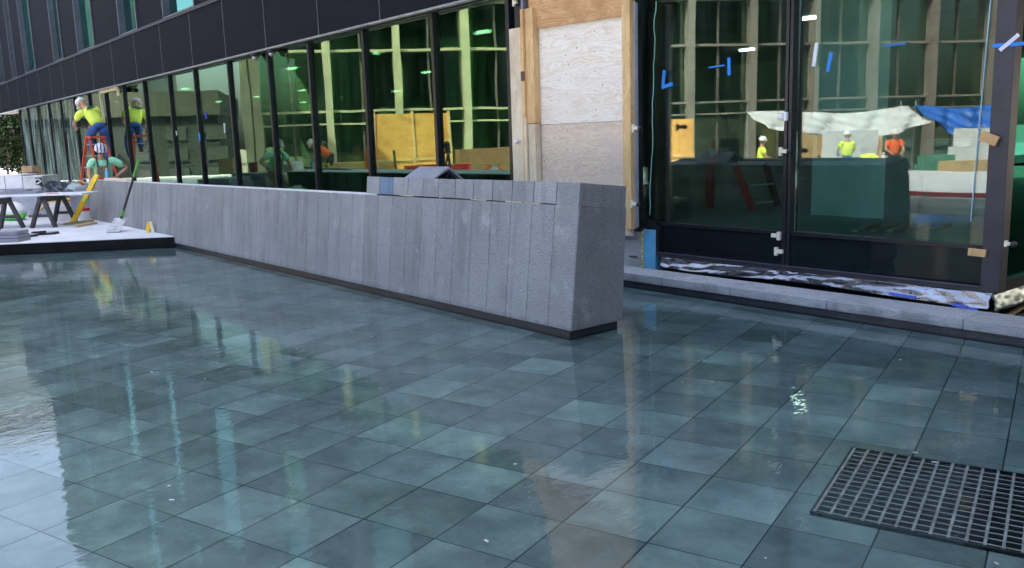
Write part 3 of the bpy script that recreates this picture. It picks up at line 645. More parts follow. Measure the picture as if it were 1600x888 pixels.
# pale sealant runs down the glass
b = MB(); random.seed(2); pts = [onY(1024 - q*.35 + random.uniform(-1.5, 1.5), 2 + q*14.5, YF - .006) for q in range(24)]
b.tube(pts, .0045, 6); tag(b.build('sealant_bead', mat('pale_green_sealant', (.24, .52, .42), .5)), 'thin pale green sealant bead running down the left corner pane', 'sealant')
b = MB(); pts = [onY(1548 - q*.95, 0 + q*10.5, YF - .006) for q in range(34)]
b.tube(pts, .005, 6); tag(b.build('sealant_bead', mat('pale_blue_sealant', (.3, .5, .58), .4)), 'thin pale blue bead running down the right corner pane near the post', 'sealant')
# security cameras under the soffit
for px, py, lb in ((398, 80, 'black dome camera under the fascia, left of the pair'), (425, 86, 'black dome camera under the fascia, right of the pair')):
    q = onY(px, py, 6.2); q.z = 2.972
    e = empty('dome_camera', q, lb, 'security camera', 'dome cameras under the fascia')
    b = MB(); b.lathe(q, [(.085, .0), (.085, -.03), (.06, -.05)], 16); b.build('housing', BLKP, e)
    b = MB(); b.lathe(q, [(.058, -.05), (.052, -.085), (.03, -.108), (.005, -.115)], 16); b.build('dome', mat('dome_glass', (.35, .36, .38), .1, .5), e, smooth=True)

# ================================================================== DRAIN GRATE
TE1 = Vector((.94933, .31428, 0)); TE2 = Vector((-.31428, .94933, 0)); TO = Vector((-3.62, 1.90, 0)); TS = .3393
def T(i, j, z=0): return TO + TE1*TS*i + TE2*TS*j + Vector((0, 0, z))
gr = empty('drain_grate', T(7.6, 1.6), 'square cell metal drain grate set in the pool floor', 'grate')
gm = mat('grate_steel', (.15, .18, .18), .5, .2, noise=(14, .35)); i0, i1, j0, j1 = 6.30, 9.0, .46, 2.68
b = MB(); b.obox((T(i0, j0) + T(i1, j1))/2 + Vector((0, 0, -.010)), TE1*TS*(i1-i0)/2, TE2*TS*(j1-j0)/2, Vector((0,0,.003))); b.build('pit', mat('pit_black', (.006, .008, .014), .4), gr)
b = MB(); st = (i1 - i0) / 16.5
k = i0 + .03
while k < i1:
    b.obox((T(k, j0+.02) + T(k, j1-.02))/2 + Vector((0,0,-.003)), TE1*.0052, TE2*TS*(j1-j0-.04)/2, Vector((0,0,.0038))); k += st
b.build('long_bar', gm, gr)
b = MB(); k = j0 + .06
while k < j1 - .02:
    b.obox((T(i0+.03, k) + T(i1-.03, k))/2 + Vector((0,0,-.0035)), TE1*TS*(i1-i0-.06)/2, TE2*.0042, Vector((0,0,.0036))); k += (j1 - j0) / 15.5
b.build('cross_bar', gm, gr)
b = MB()
for (a, c) in ((T(i0, j0), T(i1, j0)), (T(i0, j1), T(i1, j1)), (T(i0, j0), T(i0, j1)), (T(i1, j0), T(i1, j1))): b.bar(a + Vector((0,0,-.005)), c + Vector((0,0,-.005)), .010, .009)
b.build('frame', mat('grate_frame', (.03, .035, .04), .5), gr)
# floating debris
random.seed(21); b = MB()
for (px, py) in ((237, 581), (264, 759), (268, 781), (548, 517), (660, 519), (581, 526), (786, 531), (679, 533), (594, 607), (760, 845), (1100, 563), (1113, 597), (1196, 872), (1557, 880), (1430, 707), (1460, 722), (1407, 562), (805, 725), (1066, 597), (320, 592), (150, 555), (600, 480), (430, 452)):
    q = onZ(px, py, .002); a = random.uniform(0, 3.1); l = random.uniform(.004, .012)
    b.obox(q, (math.cos(a)*l, math.sin(a)*l, 0), (-math.sin(a)*l*.4, math.cos(a)*l*.4, 0), (0, 0, .001))
tag(b.build('floating_debris', mat('foam_flecks', (.42, .48, .46), .7)), kind='stuff')

# ================================================================== PEOPLE
def skin(chains, sub=1):
    """chains: list of (points, radii, closed-branches) grown with the Skin modifier, joined in one mesh"""
    out = MB()
    for pts, rad, edges in chains:
        me = bpy.data.meshes.new('tmp'); me.from_pydata([Vector(p) for p in pts], edges if edges else [(i, i+1) for i in range(len(pts)-1)], [])
        o = bpy.data.objects.new('tmp', me); COL.objects.link(o); mo = o.modifiers.new('s', 'SKIN'); mo.use_smooth_shade = True; mo.branch_smoothing = .4
        for i, r in enumerate(rad):
            sv = me.skin_vertices[0].data[i]; sv.radius = r if isinstance(r, tuple) else (r, r)
            sv.use_root = (i == 0)
        if sub: ss = o.modifiers.new('u', 'SUBSURF'); ss.levels = sub; ss.render_levels = sub
        dg = bpy.context.evaluated_depsgraph_get(); ev = o.evaluated_get(dg); m2 = ev.to_mesh()
        out.add([v.co.copy() for v in m2.vertices], [tuple(p.vertices) for p in m2.polygons])
        ev.to_mesh_clear(); bpy.data.objects.remove(o); bpy.data.meshes.remove(me)
    return out
SKINM = mat('skin', (.50, .27, .17), .55, noise=(9, .12))
SHIRT_Y = mat('hi_vis_yellow_shirt', (.80, .98, .12), .85, noise=(6, .1)); SHIRT_M = mat('mint_shirt', (.38, .82, .52), .8, noise=(6, .1))
SHIRT_G = mat('bright_green_shirt', (.14, .85, .10), .8, noise=(6, .1)); SHIRT_O = mat('orange_shirt', (.90, .16, .04), .8, noise=(6, .1))
JEANS = mat('blue_jeans', (.035, .10, .32), .85, noise=(8, .3)); DKTR = mat('dark_trousers', (.04, .045, .06), .85, noise=(8, .3)); TANT = mat('tan_overalls', (.26, .19, .12), .85, noise=(10, .25))
BOOT = mat('work_boots', (.10, .065, .04), .7)
HELW = WHITE
def helpat():
    m = bpy.data.materials.new('patterned_helmet'); m.use_nodes = True; n = m.node_tree; b = n.nodes['Principled BSDF']
    g = n.nodes.new('ShaderNodeTexCoord'); wv = n.nodes.new('ShaderNodeTexWave'); wv.inputs['Scale'].default_value = 5; wv.inputs['Distortion'].default_value = 3; n.links.new(g.outputs['Object'], wv.inputs[0])
    r = n.nodes.new('ShaderNodeValToRGB'); r.color_ramp.interpolation = 'CONSTANT'; e = r.color_ramp.elements; e[0].color = (.03, .04, .14, 1); e[1].position = .25; e[1].color = (.75, .75, .78, 1)
    x = e.new(.6); x.color = (.35, .04, .05, 1); x = e.new(.72); x.color = (.75, .75, .78, 1)
    n.links.new(wv.outputs[0], r.inputs[0]); n.links.new(r.outputs[0], b.inputs['Base Color']); b.inputs['Roughness'].default_value = .3; return m
HELP = helpat()
# joints for a standing figure 1.78 m, facing +y, right hand at +x
STAND = dict(pel=(0,0,.97), waist=(0,.0,1.12), chest=(0,.01,1.34), neckb=(0,0,1.47), neck=(0,.015,1.54), head=(0,.03,1.66),
    shR=(.18,0,1.43), elR=(.24,-.02,1.14), wrR=(.25,.06,.90), shL=(-.18,0,1.43), elL=(-.24,-.02,1.14), wrL=(-.25,.06,.90),
    hiR=(.09,0,.93), knR=(.10,.02,.51), anR=(.10,-.02,.09), toR=(.12,.15,.04), hiL=(-.09,0,.93), knL=(-.10,.02,.51), anL=(-.10,-.02,.09), toL=(-.12,.15,.04))
def hand(P, el, wr, side, chains, close=.6):
    el, wr = Vector(P[el]), Vector(P[wr]); d = (wr - el).normalized()
    s_ = d.cross(Vector((0, 1, .3))).normalized() * side; 
    if s_.length < .1: s_ = Vector((0, 1, 0))
    nrm = d.cross(s_).normalized()
    palm = wr + d*.05
    chains.append(([wr - d*.02, wr + d*.02, wr + d*.055, wr + d*.09], [(.026, .02), (.034, .018), (.042, .017), (.04, .014)], None))
    for f_, (o_, l_) in enumerate(((-.03, .062), (-.01, .074), (.011, .07), (.031, .055))):
        a = wr + d*.075 + s_*o_; m1 = a + d*l_*.5 + s_*o_*.1; m2 = m1 + (d*(1-close*.6) + nrm*close*.8).normalized()*l_*.4; m3 = m2 + (d*(.6-close*.6) + nrm*close).normalized()*l_*.3
        chains.append(([a, m1, m2, m3], [.009, .0088, .008, .0065], None))
    a = wr + d*.02 - s_*.025; b_ = a - s_*.03 + d*.022 + nrm*.008; c_ = b_ - s_*.006 + d*.03 + nrm*.012
    chains.append(([a, b_, c_], [.012, .011, .008], None))
def person(name, loc, rz, label, pose, shirt, trous, helmet=HELW, group=None, overalls=False, glasses=False, logo=False, scale=.78, look=(0,1,0), parent_kind=None):
    P = dict(STAND); P.update(pose); P = {k: Vector(v) for k, v in P.items()}
    root = empty(name, loc, label, 'person', group, rz); root.scale = (scale,)*3
    ch = []
    ch.append(([P['pel'], P['waist'], P['chest'], P['neckb'], P['neck'], P['head']], [(.145,.10), (.135,.095), (.16,.105), (.09,.07), (.055,.06), (.06,.06)], None))
    for s_ in 'RL':
        ch.append(([P['chest'].lerp(P['sh'+s_], .4), P['sh'+s_], P['sh'+s_].lerp(P['el'+s_], .5), P['el'+s_], P['el'+s_].lerp(P['wr'+s_], .4), P['wr'+s_]], [.065, .062, .052, .043, .042, .028], None))
        ch.append(([P['pel'].lerp(P['hi'+s_], .6), P['hi'+s_].lerp(P['kn'+s_], .2), P['kn'+s_], P['kn'+s_].lerp(P['an'+s_], .35), P['an'+s_], P['to'+s_]], [.09, .085, .056, .056, .04, .035], None))
        hand(P, 'el'+s_, 'wr'+s_, 1 if s_ == 'R' else -1, ch)
    body = skin(ch, 1)
    # head with face, built in the head's own frame
    lk = Vector(look).normalized(); hc = P['head'] - (P['head'] - P['neck']).normalized() * .035; hu = (P['head'] - P['neck']).normalized()
    fwv = (lk - hu * lk.dot(hu)).normalized(); rv = fwv.cross(hu)
    R_ = Matrix((rv, fwv, hu)).transposed()
    nu, nv = 16, 12; vs = []; fs = []
    for a in range(nv + 1):
        th = math.pi * a / nv
        for c in range(nu):
            ph = 2*math.pi*c/nu; x = math.sin(th)*math.sin(ph); y = math.sin(th)*math.cos(ph); z = math.cos(th)
            X = .076*x; Y_ = .098*y; Z_ = .118*z
            if z < 0: X *= 1 + .28*z; Y_ *= 1 + (.18*z if y > 0 else .45*z)
            if y > .75 and abs(x) < .3: 
                Y_ += .020 * math.exp(-((z + .12)/.20)**2) * (1 - abs(x)/.3)      # nose
                Y_ += .006 * math.exp(-((z + .52)/.10)**2)                          # mouth
            if .25 < abs(x) < .6 and y > .6: Y_ -= .010 * math.exp(-((z - .05)/.13)**2)  # eye sockets
            vs.append(hc + R_ @ Vector((X, Y_, Z_)))
    for a in range(nv):
        for c in range(nu): fs.append((a*nu+c, a*nu+(c+1) % nu, (a+1)*nu+(c+1) % nu, (a+1)*nu+c))
    body.add(vs, fs)
    for s_ in (-1, 1):
        body.lathe(hc + R_ @ Vector((s_*.078, -.005, -.01)), [(.008, -.01), (.022, -.004), (.024, .004), (.01, .01)], 8, ax=R_ @ Vector((1, -.3, 0)), sq=(1, 1.4))
    local(body, 'body', SKINM, root, smooth=True)
    e = MB()
    for s_ in (-1, 1): e.lathe(hc + R_ @ Vector((s_*.03, .082, .008)), [(.003, -.006), (.010, 0), (.004, .008)], 8, ax=fwv)
    local(e, 'eyes', mat('eye_dark', (.03, .02, .02), .2), root)
    # shirt, trousers, boots
    sc_ = []
    sc_.append(([P['pel'] + (P['waist']-P['pel'])*.1, P['waist'], P['chest'], P['neckb'] + (P['neck']-P['neckb'])*.1], [(.182,.138), (.180,.135), (.205,.142), (.105,.09)], None))
    for s_ in 'RL': sc_.append(([P['chest'].lerp(P['sh'+s_], .4), P['sh'+s_], P['sh'+s_].lerp(P['el'+s_], .35), P['sh'+s_].lerp(P['el'+s_], .75)], [.088, .092, .082, .080], None))
    so_ = local(skin(sc_, 1), 'shirt', shirt, root, smooth=True)
    tc = [([P['waist'].lerp(P['pel'], .5), P['pel'], P['hiR'].lerp(P['hiL'], .5) - (P['waist']-P['pel'])*.2], [(.172,.132), (.178,.138), (.13,.11)], None)]
    for s_ in 'RL': tc.append(([P['pel'].lerp(P['hi'+s_], .5), P['hi'+s_].lerp(P['kn'+s_], .15), P['kn'+s_], P['kn'+s_].lerp(P['an'+s_], .4), P['an'+s_].lerp(P['kn'+s_], .1)], [.105, .112, .086, .082, .070], None))
    local(skin(tc, 1), 'trousers', trous, root, smooth=True)
    for s_ in 'RL':
        local(skin([([P['an'+s_] + (P['kn'+s_]-P['an'+s_]).normalized()*.08, P['an'+s_] + Vector((0,0,-.03)), P['an'+s_].lerp(P['to'+s_], .6), P['to'+s_]], [.05, .052, .048, .04], None)], 1), 'boot', BOOT, root, smooth=True)
    # helmet
    h = MB(); prof = [(.128, -.012), (.130, .0), (.120, .03), (.108, .068), (.078, .104), (.035, .124), (.004, .128)]
    base = hc + hu * .038
    h.lathe(base, prof, 20, ax=hu)
    h.obox(base + fwv*.125 + hu*.0, rv*.075, fwv*.045, hu*.006)
    h.obox(base + hu*.122, rv*.014, fwv*.085, hu*.010)
    if helmet: local(h, 'hard_hat', helmet, root, smooth=True)
    if overalls:
        lift = lambda p_, d_: p_ + d_
        o_ = MB(); ctr = P['chest']; up_ = (P['neckb']-P['waist']).normalized(); rt_ = (P['shR']-P['shL']).normalized(); f_ = up_.cross(rt_)
        bc = P['waist'].lerp(P['chest'], .35)
        o_.obox(bc + f_*.136, rt_*.115, f_*.012, up_*.15); local(o_, 'bib', TANT, root, bevel=.01)
        for s_ in (-1, 1):
            st_ = MB(); a = bc + f_*.148 + up_*.14 + rt_*s_*.085
            st_.tube([a, a.lerp(P['neckb'] + rt_*s_*.11 + f_*.125, .6), P['neckb'] + rt_*s_*.10 + up_*.01 + f_*.02, P['chest'] + rt_*s_*.06 - f_*.152, P['waist'] - f_*.14], .016, 6)
            local(st_, 'strap', mat('dark_strap', (.03, .035, .04), .7), root)
    if glasses:
        g_ = MB(); 
        for s_ in (-1, 1): g_.obox(hc + R_ @ Vector((s_*.034, .101, .004)), rv*.028, fwv*.005, hu*.019); g_.bar(hc + R_ @ Vector((s_*.062, .098, .01)), hc + R_ @ Vector((s_*.084, .0, .01)), .006, .006)
        g_.obox(hc + R_ @ Vector((0, .108, .012)), rv*.012, fwv*.004, hu*.004)
        local(g_, 'sunglasses', BLKP, root)
    if logo:
        up_ = (P['neckb']-P['waist']).normalized(); rt_ = (P['shR']-P['shL']).normalized(); f_ = up_.cross(rt_)
        c0 = P['chest'] + up_*.03 - f_*.146; l = MB()
        poly = [(-.11, -.03), (.11, -.03), (.045, .012), (.01, .04), (-.02, .015), (-.05, .03)]
        vs = [c0 + rt_*x + up_*y - f_*.006 for x, y in poly] + [c0 + rt_*x + up_*y + f_*.02 for x, y in poly]; k_ = len(poly)
        l.add(vs, [tuple(range(k_)), tuple(range(k_, 2*k_))[::-1]] + [(i, (i+1) % k_, (i+1) % k_+k_, i+k_) for i in range(k_)])
        local(l, 'back_print', mat('dark_green_print', (.02, .10, .07), .7), root)
    return root
def yaw(dx, dy): return math.atan2(-dx, dy)
# the man in overalls leaning on the far end of the bench wall
person('person', (-18.25, 4.5, G), yaw(.97, -.24), 'person in mint shirt, tan overalls and patterned hard hat at the far wall end',
    dict(pel=(0,-.12,.70), waist=(0,-.04,.84), chest=(0,.05,1.05), neckb=(0,.06,1.18), neck=(0,.09,1.25), head=(0,.14,1.36), shR=(.19,.06,1.14), elR=(.27,.16,.90), wrR=(.25,.26,.74),
         shL=(-.19,.06,1.14), elL=(-.46,.0,.96), wrL=(-.22,.1,.78), hiR=(.10,-.12,.66), hiL=(-.10,-.12,.66), knR=(.14,.22,.44), knL=(-.14,.22,.44), anR=(.14,-.06,.09), anL=(-.14,-.06,.09)), SHIRT_M, TANT, HELP, overalls=True, glasses=True, look=(-.1, 1, -.35), scale=.95)
# the man on the stepladder (back to us)
Lb = onY(162, 262, 5.72); Lx = -23.75
person('person', (Lx, 5.88, .96), yaw(-.93, -.05), 'person in bright yellow shirt and blue jeans bending on the orange stepladder, back to us',
    dict(pel=(0,0,.95), waist=(-.04,.08,1.09), chest=(-.10,.20,1.28), neckb=(-.15,.29,1.37), neck=(-.17,.35,1.42), head=(-.20,.43,1.49),
         shR=(.06,.27,1.36), elR=(.14,.44,1.12), wrR=(.06,.62,1.02), shL=(-.31,.22,1.27), elL=(-.42,.36,1.04), wrL=(-.34,.54,.94),
         hiR=(.09,0,.92), knR=(.14,.16,.55), anR=(.12,-.02,.14), toR=(.13,.13,.10), hiL=(-.09,0,.92), knL=(-.16,.30,.74), anL=(-.14,.12,.40), toL=(-.15,.28,.38)), SHIRT_Y, JEANS, HELW, logo=True, look=(-.3, 1, -.4), scale=1.12)
def stepladder(loc, rz, label, h=2.1, n=6, spread=.55, wid=.34, railm=ORRED, group=None):
    e = empty('stepladder', loc, label, 'stepladder', group, rz)
    for s_ in (-1, 1):
        b = MB(); b.bar((s_*wid*1.0, -spread, 0), (s_*wid*.62, -.06, h), .035, .075, up=(1,0,0)); local(b, 'front_rail', railm, e)
        b = MB(); b.bar((s_*wid*.95, spread, 0), (s_*wid*.6, .06, h - .05), .03, .05, up=(1,0,0)); local(b, 'rear_rail', railm, e)
    for k in range(1, n + 1):
        t = k / (n + .6); ww = wid*(1 - .38*t); b = MB(); b.obox((0, -spread*(1-t) - .06*t, h*t), (ww, 0, 0), (0, .045, 0), (0, 0, .013)); local(b, 'step', ALUF, e)
    for t in (.25, .6):
        ww = wid*(.95 - .35*t); b = MB(); b.obox((0, spread*(1-t) + .06*t, h*t), (ww, 0, 0), (0, .01, 0), (0, 0, .015)); local(b, 'brace', ALU, e)
    b = MB(); b.obox((0, 0, h + .01), (wid*.66, 0, 0), (0, .12, 0), (0, 0, .025)); local(b, 'top_cap', railm, e)
    return e
stepladder((Lx + .1, 5.74, G), math.radians(-72), 'orange fibreglass stepladder with pale steps under the person in yellow by the glass', h=1.60, n=5, spread=.52, wid=.32)
# ladder and barrier pole seen behind the corner glass
lb = empty('stepladder', (-6.2, 8.3, .5), 'red stepladder standing inside behind the left corner pane', 'stepladder')
b = MB(); b.bar(onY(1108, 342, 8.3), onY(1110, 252, 8.3), .10, .05, up=(0,1,0)); b.build('front_rail', mat('dark_red_rail', (.80, .07, .03), .5), lb)
b = MB(); b.bar(onY(1178, 332, 8.3), onY(1150, 262, 8.3), .07, .05, up=(0,1,0)); b.build('rear_rail', MT['dark_red_rail'], lb)
b = MB(); b.bar(onY(1150, 262, 8.3), onY(1112, 105, 8.6), .05, .04, up=(0,1,0)); b.build('rear_rail', mat('grey_rail', (.20, .22, .24), .5), lb)
b = MB(); b.bar(onY(1215, 322, 8.6), onY(1196, 256, 8.6), .06, .05, up=(0,1,0)); b.build('rear_rail', mat('brown_rail', (.18, .04, .03), .5), lb)
for py in (290, 318): b = MB(); b.bar(onY(1172, py, 8.5), onY(1208, py - 3, 8.5), .03, .02); b.build('step', ALUF, lb)
cn = empty('safety_cone', (-6.4, 8.6, 1.3), 'red and white banded post standing above the ladder foot behind the left corner pane', 'cone')
q = onY(1113, 258, 8.5); b = MB(); b.lathe(q, [(.06, 0), (.052, .12)], 12); b.build('cone_base', ORRED, cn)
b = MB(); b.lathe(q, [(.05, .121), (.046, .2)], 12); b.build('cone_band', WHITE, cn)
b = MB(); b.lathe(q, [(.045, .201), (.03, .30), (.016, .34)], 12); b.build('cone_tip', ORRED, cn); cn.location = cn.location
# pale pallet slats inside
b = MB()
for k in range(5): b.bar(onZ(1335 + k*28, 361, .52), onZ(1372 + k*28, 351, .52), .05, .02)
tag(b.build('pallet_slats', TIMBER), 'pale timber slats lying on the floor behind the right corner pane', 'pallet')
# scissor lift behind the far left glass
lf = empty('scissor_lift', (-22.5, 8.0, .3), 'blue scissor lift parked inside behind the glass near the stepladder', 'lift')
x0, x1, y0, y1 = -24.2, -21.6, 7.5, 8.5
b = MB(); b.box((x0, y0, .45), (x1, y1, .9)); b.build('chassis', BLUEM, lf)
b = MB(); 
for z in (1.0, 1.35): b.bar((x0+.2, y0+.1, z), (x1-.2, y0+.1, z+.35), .05, .08); b.bar((x1-.2, y0+.1, z), (x0+.2, y0+.1, z+.35), .05, .08)
b.build('scissor_arm', BLUEM, lf)
b = MB(); b.box((x0, y0, 1.72), (x1, y1, 1.86)); b.build('platform', BLUEM, lf)
b = MB()
for xx in (x0, (x0+x1)/2, x1):
    for yy in (y0, y1): b.box((xx-.03, yy-.03, 1.86), (xx+.03, yy+.03, 2.8))
for z in (2.3, 2.78):
    for yy in (y0, y1): b.box((x0, yy-.025, z), (x1, yy+.025, z+.05))
b.build('guard_rail', BLUEM, lf)
for xx in (x0+.4, x1-.4): b = MB(); b.lathe((xx, y0-.01, .45), [(.15, -.06), (.15, .06)], 16, ax=(0,1,0)); b.build('wheel', BLKP, lf)
# pale frame leaning on the glass behind the worker
fr = empty('leaning_surround', onY(170, 160, 6.24), 'thin cream timber frame standing against the glass between the two yellow shirts', 'frame')
b = MB(); a = onY(156, 145, 6.23); c = onY(184, 138, 6.23); b.bar(a, c, .05, .07); b.bar(a, onY(163, 192, 6.23), .05, .05, up=(1,0,0)); b.bar(c, onY(185, 150, 6.23), .05, .06, up=(1,0,0)); b.build('frame_bar', mat('cream_timber', (.62, .55, .36), .7), fr)
# plastic sheet behind the dusty far glass
b = MB(); nx = 60; vs = []; fs = []
for i in range(nx + 1):
    for k in range(2): vs.append((-36 + i*8.2/nx, 7.3 + .12*math.sin(i*1.3) + .05*math.sin(i*3.1), .3 + 2.55*k))
for i in range(nx): fs.append((2*i, 2*i+2, 2*i+3, 2*i+1))
b.add(vs, fs); o = b.build('plastic_sheeting', mat('milky_plastic', (.30, .38, .40), .5, noise=(1.1, .75)))
o.modifiers.new('t', 'SOLIDIFY').thickness = .01; tag(o, 'milky streaked plastic sheeting hanging behind the far left panes', 'plastic sheet')

# ================================================================== SLAB CLUTTER
def sb(px, py): return onZ(px, py, G)
# sawhorse with board
def sawhorse(c, ax, label, h=.74, half=.42, spread=.26):
    c = Vector(c); ax = Vector(ax).normalized(); sdv = Vector((-ax.y, ax.x, 0)); e = empty('sawhorse', c, label, 'sawhorse', 'dark timber sawhorses on the slab')
    b = MB(); b.bar(c + ax*-half + Vector((0,0,h-.05)), c + ax*half + Vector((0,0,h-.05)), .05, .10); b.build('beam', DWOOD, e)
    for s1 in (-1, 1):
        for s2 in (-1, 1):
            b = MB(); b.bar(c + ax*s1*(half-.06) + sdv*s2*spread, c + ax*s1*(half-.1) + sdv*s2*.035 + Vector((0,0,h-.06)), .05, .075, up=ax); b.build('leg', DWOOD, e)
        b = MB(); b.bar(c + ax*s1*(half-.08) + sdv*-spread*.7 + Vector((0,0,.20)), c + ax*s1*(half-.08) + sdv*spread*.7 + Vector((0,0,.20)), .02, .05); b.build('brace', DWOOD, e)
    return e
s1 = sb(69, 356)
IMR = Vector((RT.x, RT.y, 0)).normalized(); IMF = Vector((FW.x, FW.y, 0)).normalized()
sawhorse(s1 + IMF*.35, IMF, 'dark timber sawhorse in full view carrying the white board near the slab edge', h=.53, spread=.20)
sawhorse(sb(-20, 364) + IMF*.35 , IMF, 'dark timber sawhorse cut by the left edge of the photo', h=.53, spread=.20)
b = MB(); q0 = s1 + IMF*.35 + Vector((0,0,.535)); b.obox(q0 - IMR*.85 + Vector((0,0,.014)), IMR*1.55, IMF*.33, (0,0,.013)); tag(b.build('work_board', WHITE, None), 'long white board lying across the two sawhorses', 'board')
b = MB(); b.obox(q0 - IMR*.55 + IMF*.1 + Vector((0,0,.055)), IMR*.32, IMF*.12, (0,0,.025)); b.obox(q0 - IMR*.62 + IMF*.1 + Vector((0,0,.092)), IMR*.2, IMF*.1, (0,0,.010)); tag(b.build('stone_offcut', GREYST), 'grey stone offcuts stacked on the white work board', 'stone offcut')
b = MB(); b.bar(q0 + IMR*.02 - IMF*.2 + Vector((0,0,.032)), q0 + IMR*.22 - IMF*.18 + Vector((0,0,.032)), .025, .012); tag(b.build('marker_pencil', RED), 'small red marker lying at the middle of the white work board', 'marker')
b = MB(); b.bar(q0 - IMR*1.2 - IMF*.2 + Vector((0,0,.032)), q0 - IMR*.9 - IMF*.2 + Vector((0,0,.032)), .03, .012); tag(b.build('steel_rule', BLKP), 'dark rule lying on the left of the white work board', 'rule')
# round rubber discs
for (px, py, lb) in ((43, 370, 'black rimmed round disc lying flat on the slab, the left of the pair'), (76, 366, 'black rimmed round disc lying flat on the slab, the right of the pair')):
    q = sb(px, py); e = empty('suction_disc', q, lb, 'disc', 'pair of round discs on the slab')
    b = MB(); b.lathe(q, [(.14, 0), (.155, .012), (.15, .03), (.12, .034)], 24); b.build('rim', BLKP, e)
    b = MB(); b.lathe(q, [(.115, .0345), (.10, .042), (.02, .046)], 24); b.build('face', mat('disc_grey', (.36, .42, .45), .4), e)
b = MB(); a = sb(50, 369); c = sb(72, 367); b.bar(a + Vector((0,0,.05)), c + Vector((0,0,.05)), .05, .03); tag(b.build('disc_handle', BLKP), 'black bar handle resting between the two round discs', 'handle')
# slabs at the left bottom
b = MB(); q = sb(2, 380)
for k in range(3): b.obox(q + IMF*.2 - IMR*.1 + Vector((0,0,.028 + k*.052)), IMR*(.33 - .01*k), IMF*.16, (0,0,.022), .9 + .1*k)
tag(b.build('slab_stack', GREYST), 'low stack of grey slabs nearest the water at the left edge', 'slab stack')
# yellow bar (box level) leaning
b = MB(); a = sb(114, 350); c = onY(152, 273, 4.02); 
e = empty('spirit_level', a, 'long yellow bar level leaning against the far part of the bench wall', 'level')
b.bar(a + Vector((0,0,.02)), c, .045, .085, up=(.6,.77,0)); b.build('bar_body', YEL, e, bevel=.006)
b = MB(); mid = a.lerp(c, .5); b.bar(mid - (c-a)*.05, mid + (c-a)*.05, .06, .06, up=(.6,.77,0)); b.build('vial_window', mat('level_vial', (.62, .75, .1), .3), e)
# shovel
e = empty('shovel', sb(182, 362), 'square shovel with a green and black handle leaning on the bench wall', 'shovel')
a = sb(184, 361) + Vector((0, 0, .02)); c = onY(217, 251, 4.0); jn = a.lerp(c, .17)
b = MB(); m1 = jn.lerp(c, .08); b.tube([jn, m1], [.022, .02], 10); b.tube([jn.lerp(c, .08), jn.lerp(c, .72)], .019, 10); b.build('shaft', BLKP, e)
b = MB(); b.tube([jn.lerp(c, .04), jn.lerp(c, .14)], .026, 10); b.build('collar', mat('green_grip', (.10, .30, .06), .6), e)
b = MB(); b.tube([jn.lerp(c, .72), c], [.024, .028], 10); b.build('grip', MT['green_grip'], e)
dv = (c - a).normalized(); sdv = IMR; 
b = MB(); bl = sb(176, 364) + Vector((0,0,.01)); br = jn
mid = (bl + br)/2; dd = (br - bl)/2; ns = dd.cross(Vector((0,0,1))).normalized(); b.obox(mid, dd, ns*.11, ns.cross(dd).normalized()*.004)
b.build('blade', mat('worn_steel', (.42, .42, .40), .45, .5, noise=(15, .3)), e)
# small yellow trowel thing against the wall
e = empty('door_wedge', sb(233, 363), 'small yellow and white wedge tool standing against the wall at the slab corner', 'tool')
a = sb(231, 364); b = MB(); b.bar(a, a + IMR*.03 + Vector((0,0,.16)), .05, .035, up=IMF); b.build('wedge_bar', YEL, e)
b = MB(); b.bar(a + IMR*.09, a + IMR*.05 + Vector((0,0,.17)), .04, .03, up=IMF); b.build('wedge_bar', CREAM, e)
# bucket
q = sb(97, 346); e = empty('bucket', q, 'white pail with a yellow and green lid standing behind the sawhorse', 'bucket')
b = MB(); b.lathe(q, [(.155, 0), (.165, .1), (.175, .26), (.185, .27), (.185, .285), (.178, .30), (.182, .37)], 24); b.build('pail', WHITE, e)
b = MB(); b.lathe(q, [(.19, .372), (.195, .40), (.17, .415)], 24); b.build('lid', YEL, e)
b = MB(); b.lathe(q - IMR*.06, [(.17, .417), (.17, .44), (.15, .45)], 24); b.build('lid', TEALP, e)
b = MB(); b.tube([q + IMR*.188*math.cos(t) - IMF*.188*abs(math.sin(t))*1.05 + Vector((0,0,.30 - .14*math.sin(t))) for t in [k*math.pi/10 for k in range(11)]], .004, 5); b.build('handle', ALU, e)
q = sb(132, 345); e = empty('bucket', q, 'small white and red tub between the pail and the yellow bar', 'bucket')
b = MB(); b.lathe(q, [(.10, 0), (.11, .18)], 18); b.build('pail', WHITE, e); b = MB(); b.lathe(q, [(.112, .181), (.112, .23), (.09, .24)], 18); b.build('lid', RED, e)
# green and white blower
q = sb(22, 344); e = empty('green_white_bag', q, 'rounded white and green tool bag lying on the slab left of the sawhorse', 'bag')
b = MB(); prof = [(.002, .0), (.19, .03), (.26, .10)]; b.lathe(q, [(.2, 0), (.27, .06), (.28, .13)], 20, sq=(1.2, .8)); b.build('bag_base', GREEN, e, smooth=True)
b = MB(); b.lathe(q, [(.278, .131), (.26, .22), (.20, .30), (.10, .345), (.01, .355)], 20, sq=(1.2, .8)); b.build('bag_top', WHITE, e, smooth=True)
b = MB(); b.bar(q + IMR*.3 + Vector((0,0,.06)), q + IMR*.52 + Vector((0,0,.08)), .05, .05); b.build('nozzle', mat('brown_nozzle', (.22, .10, .06), .7), e)
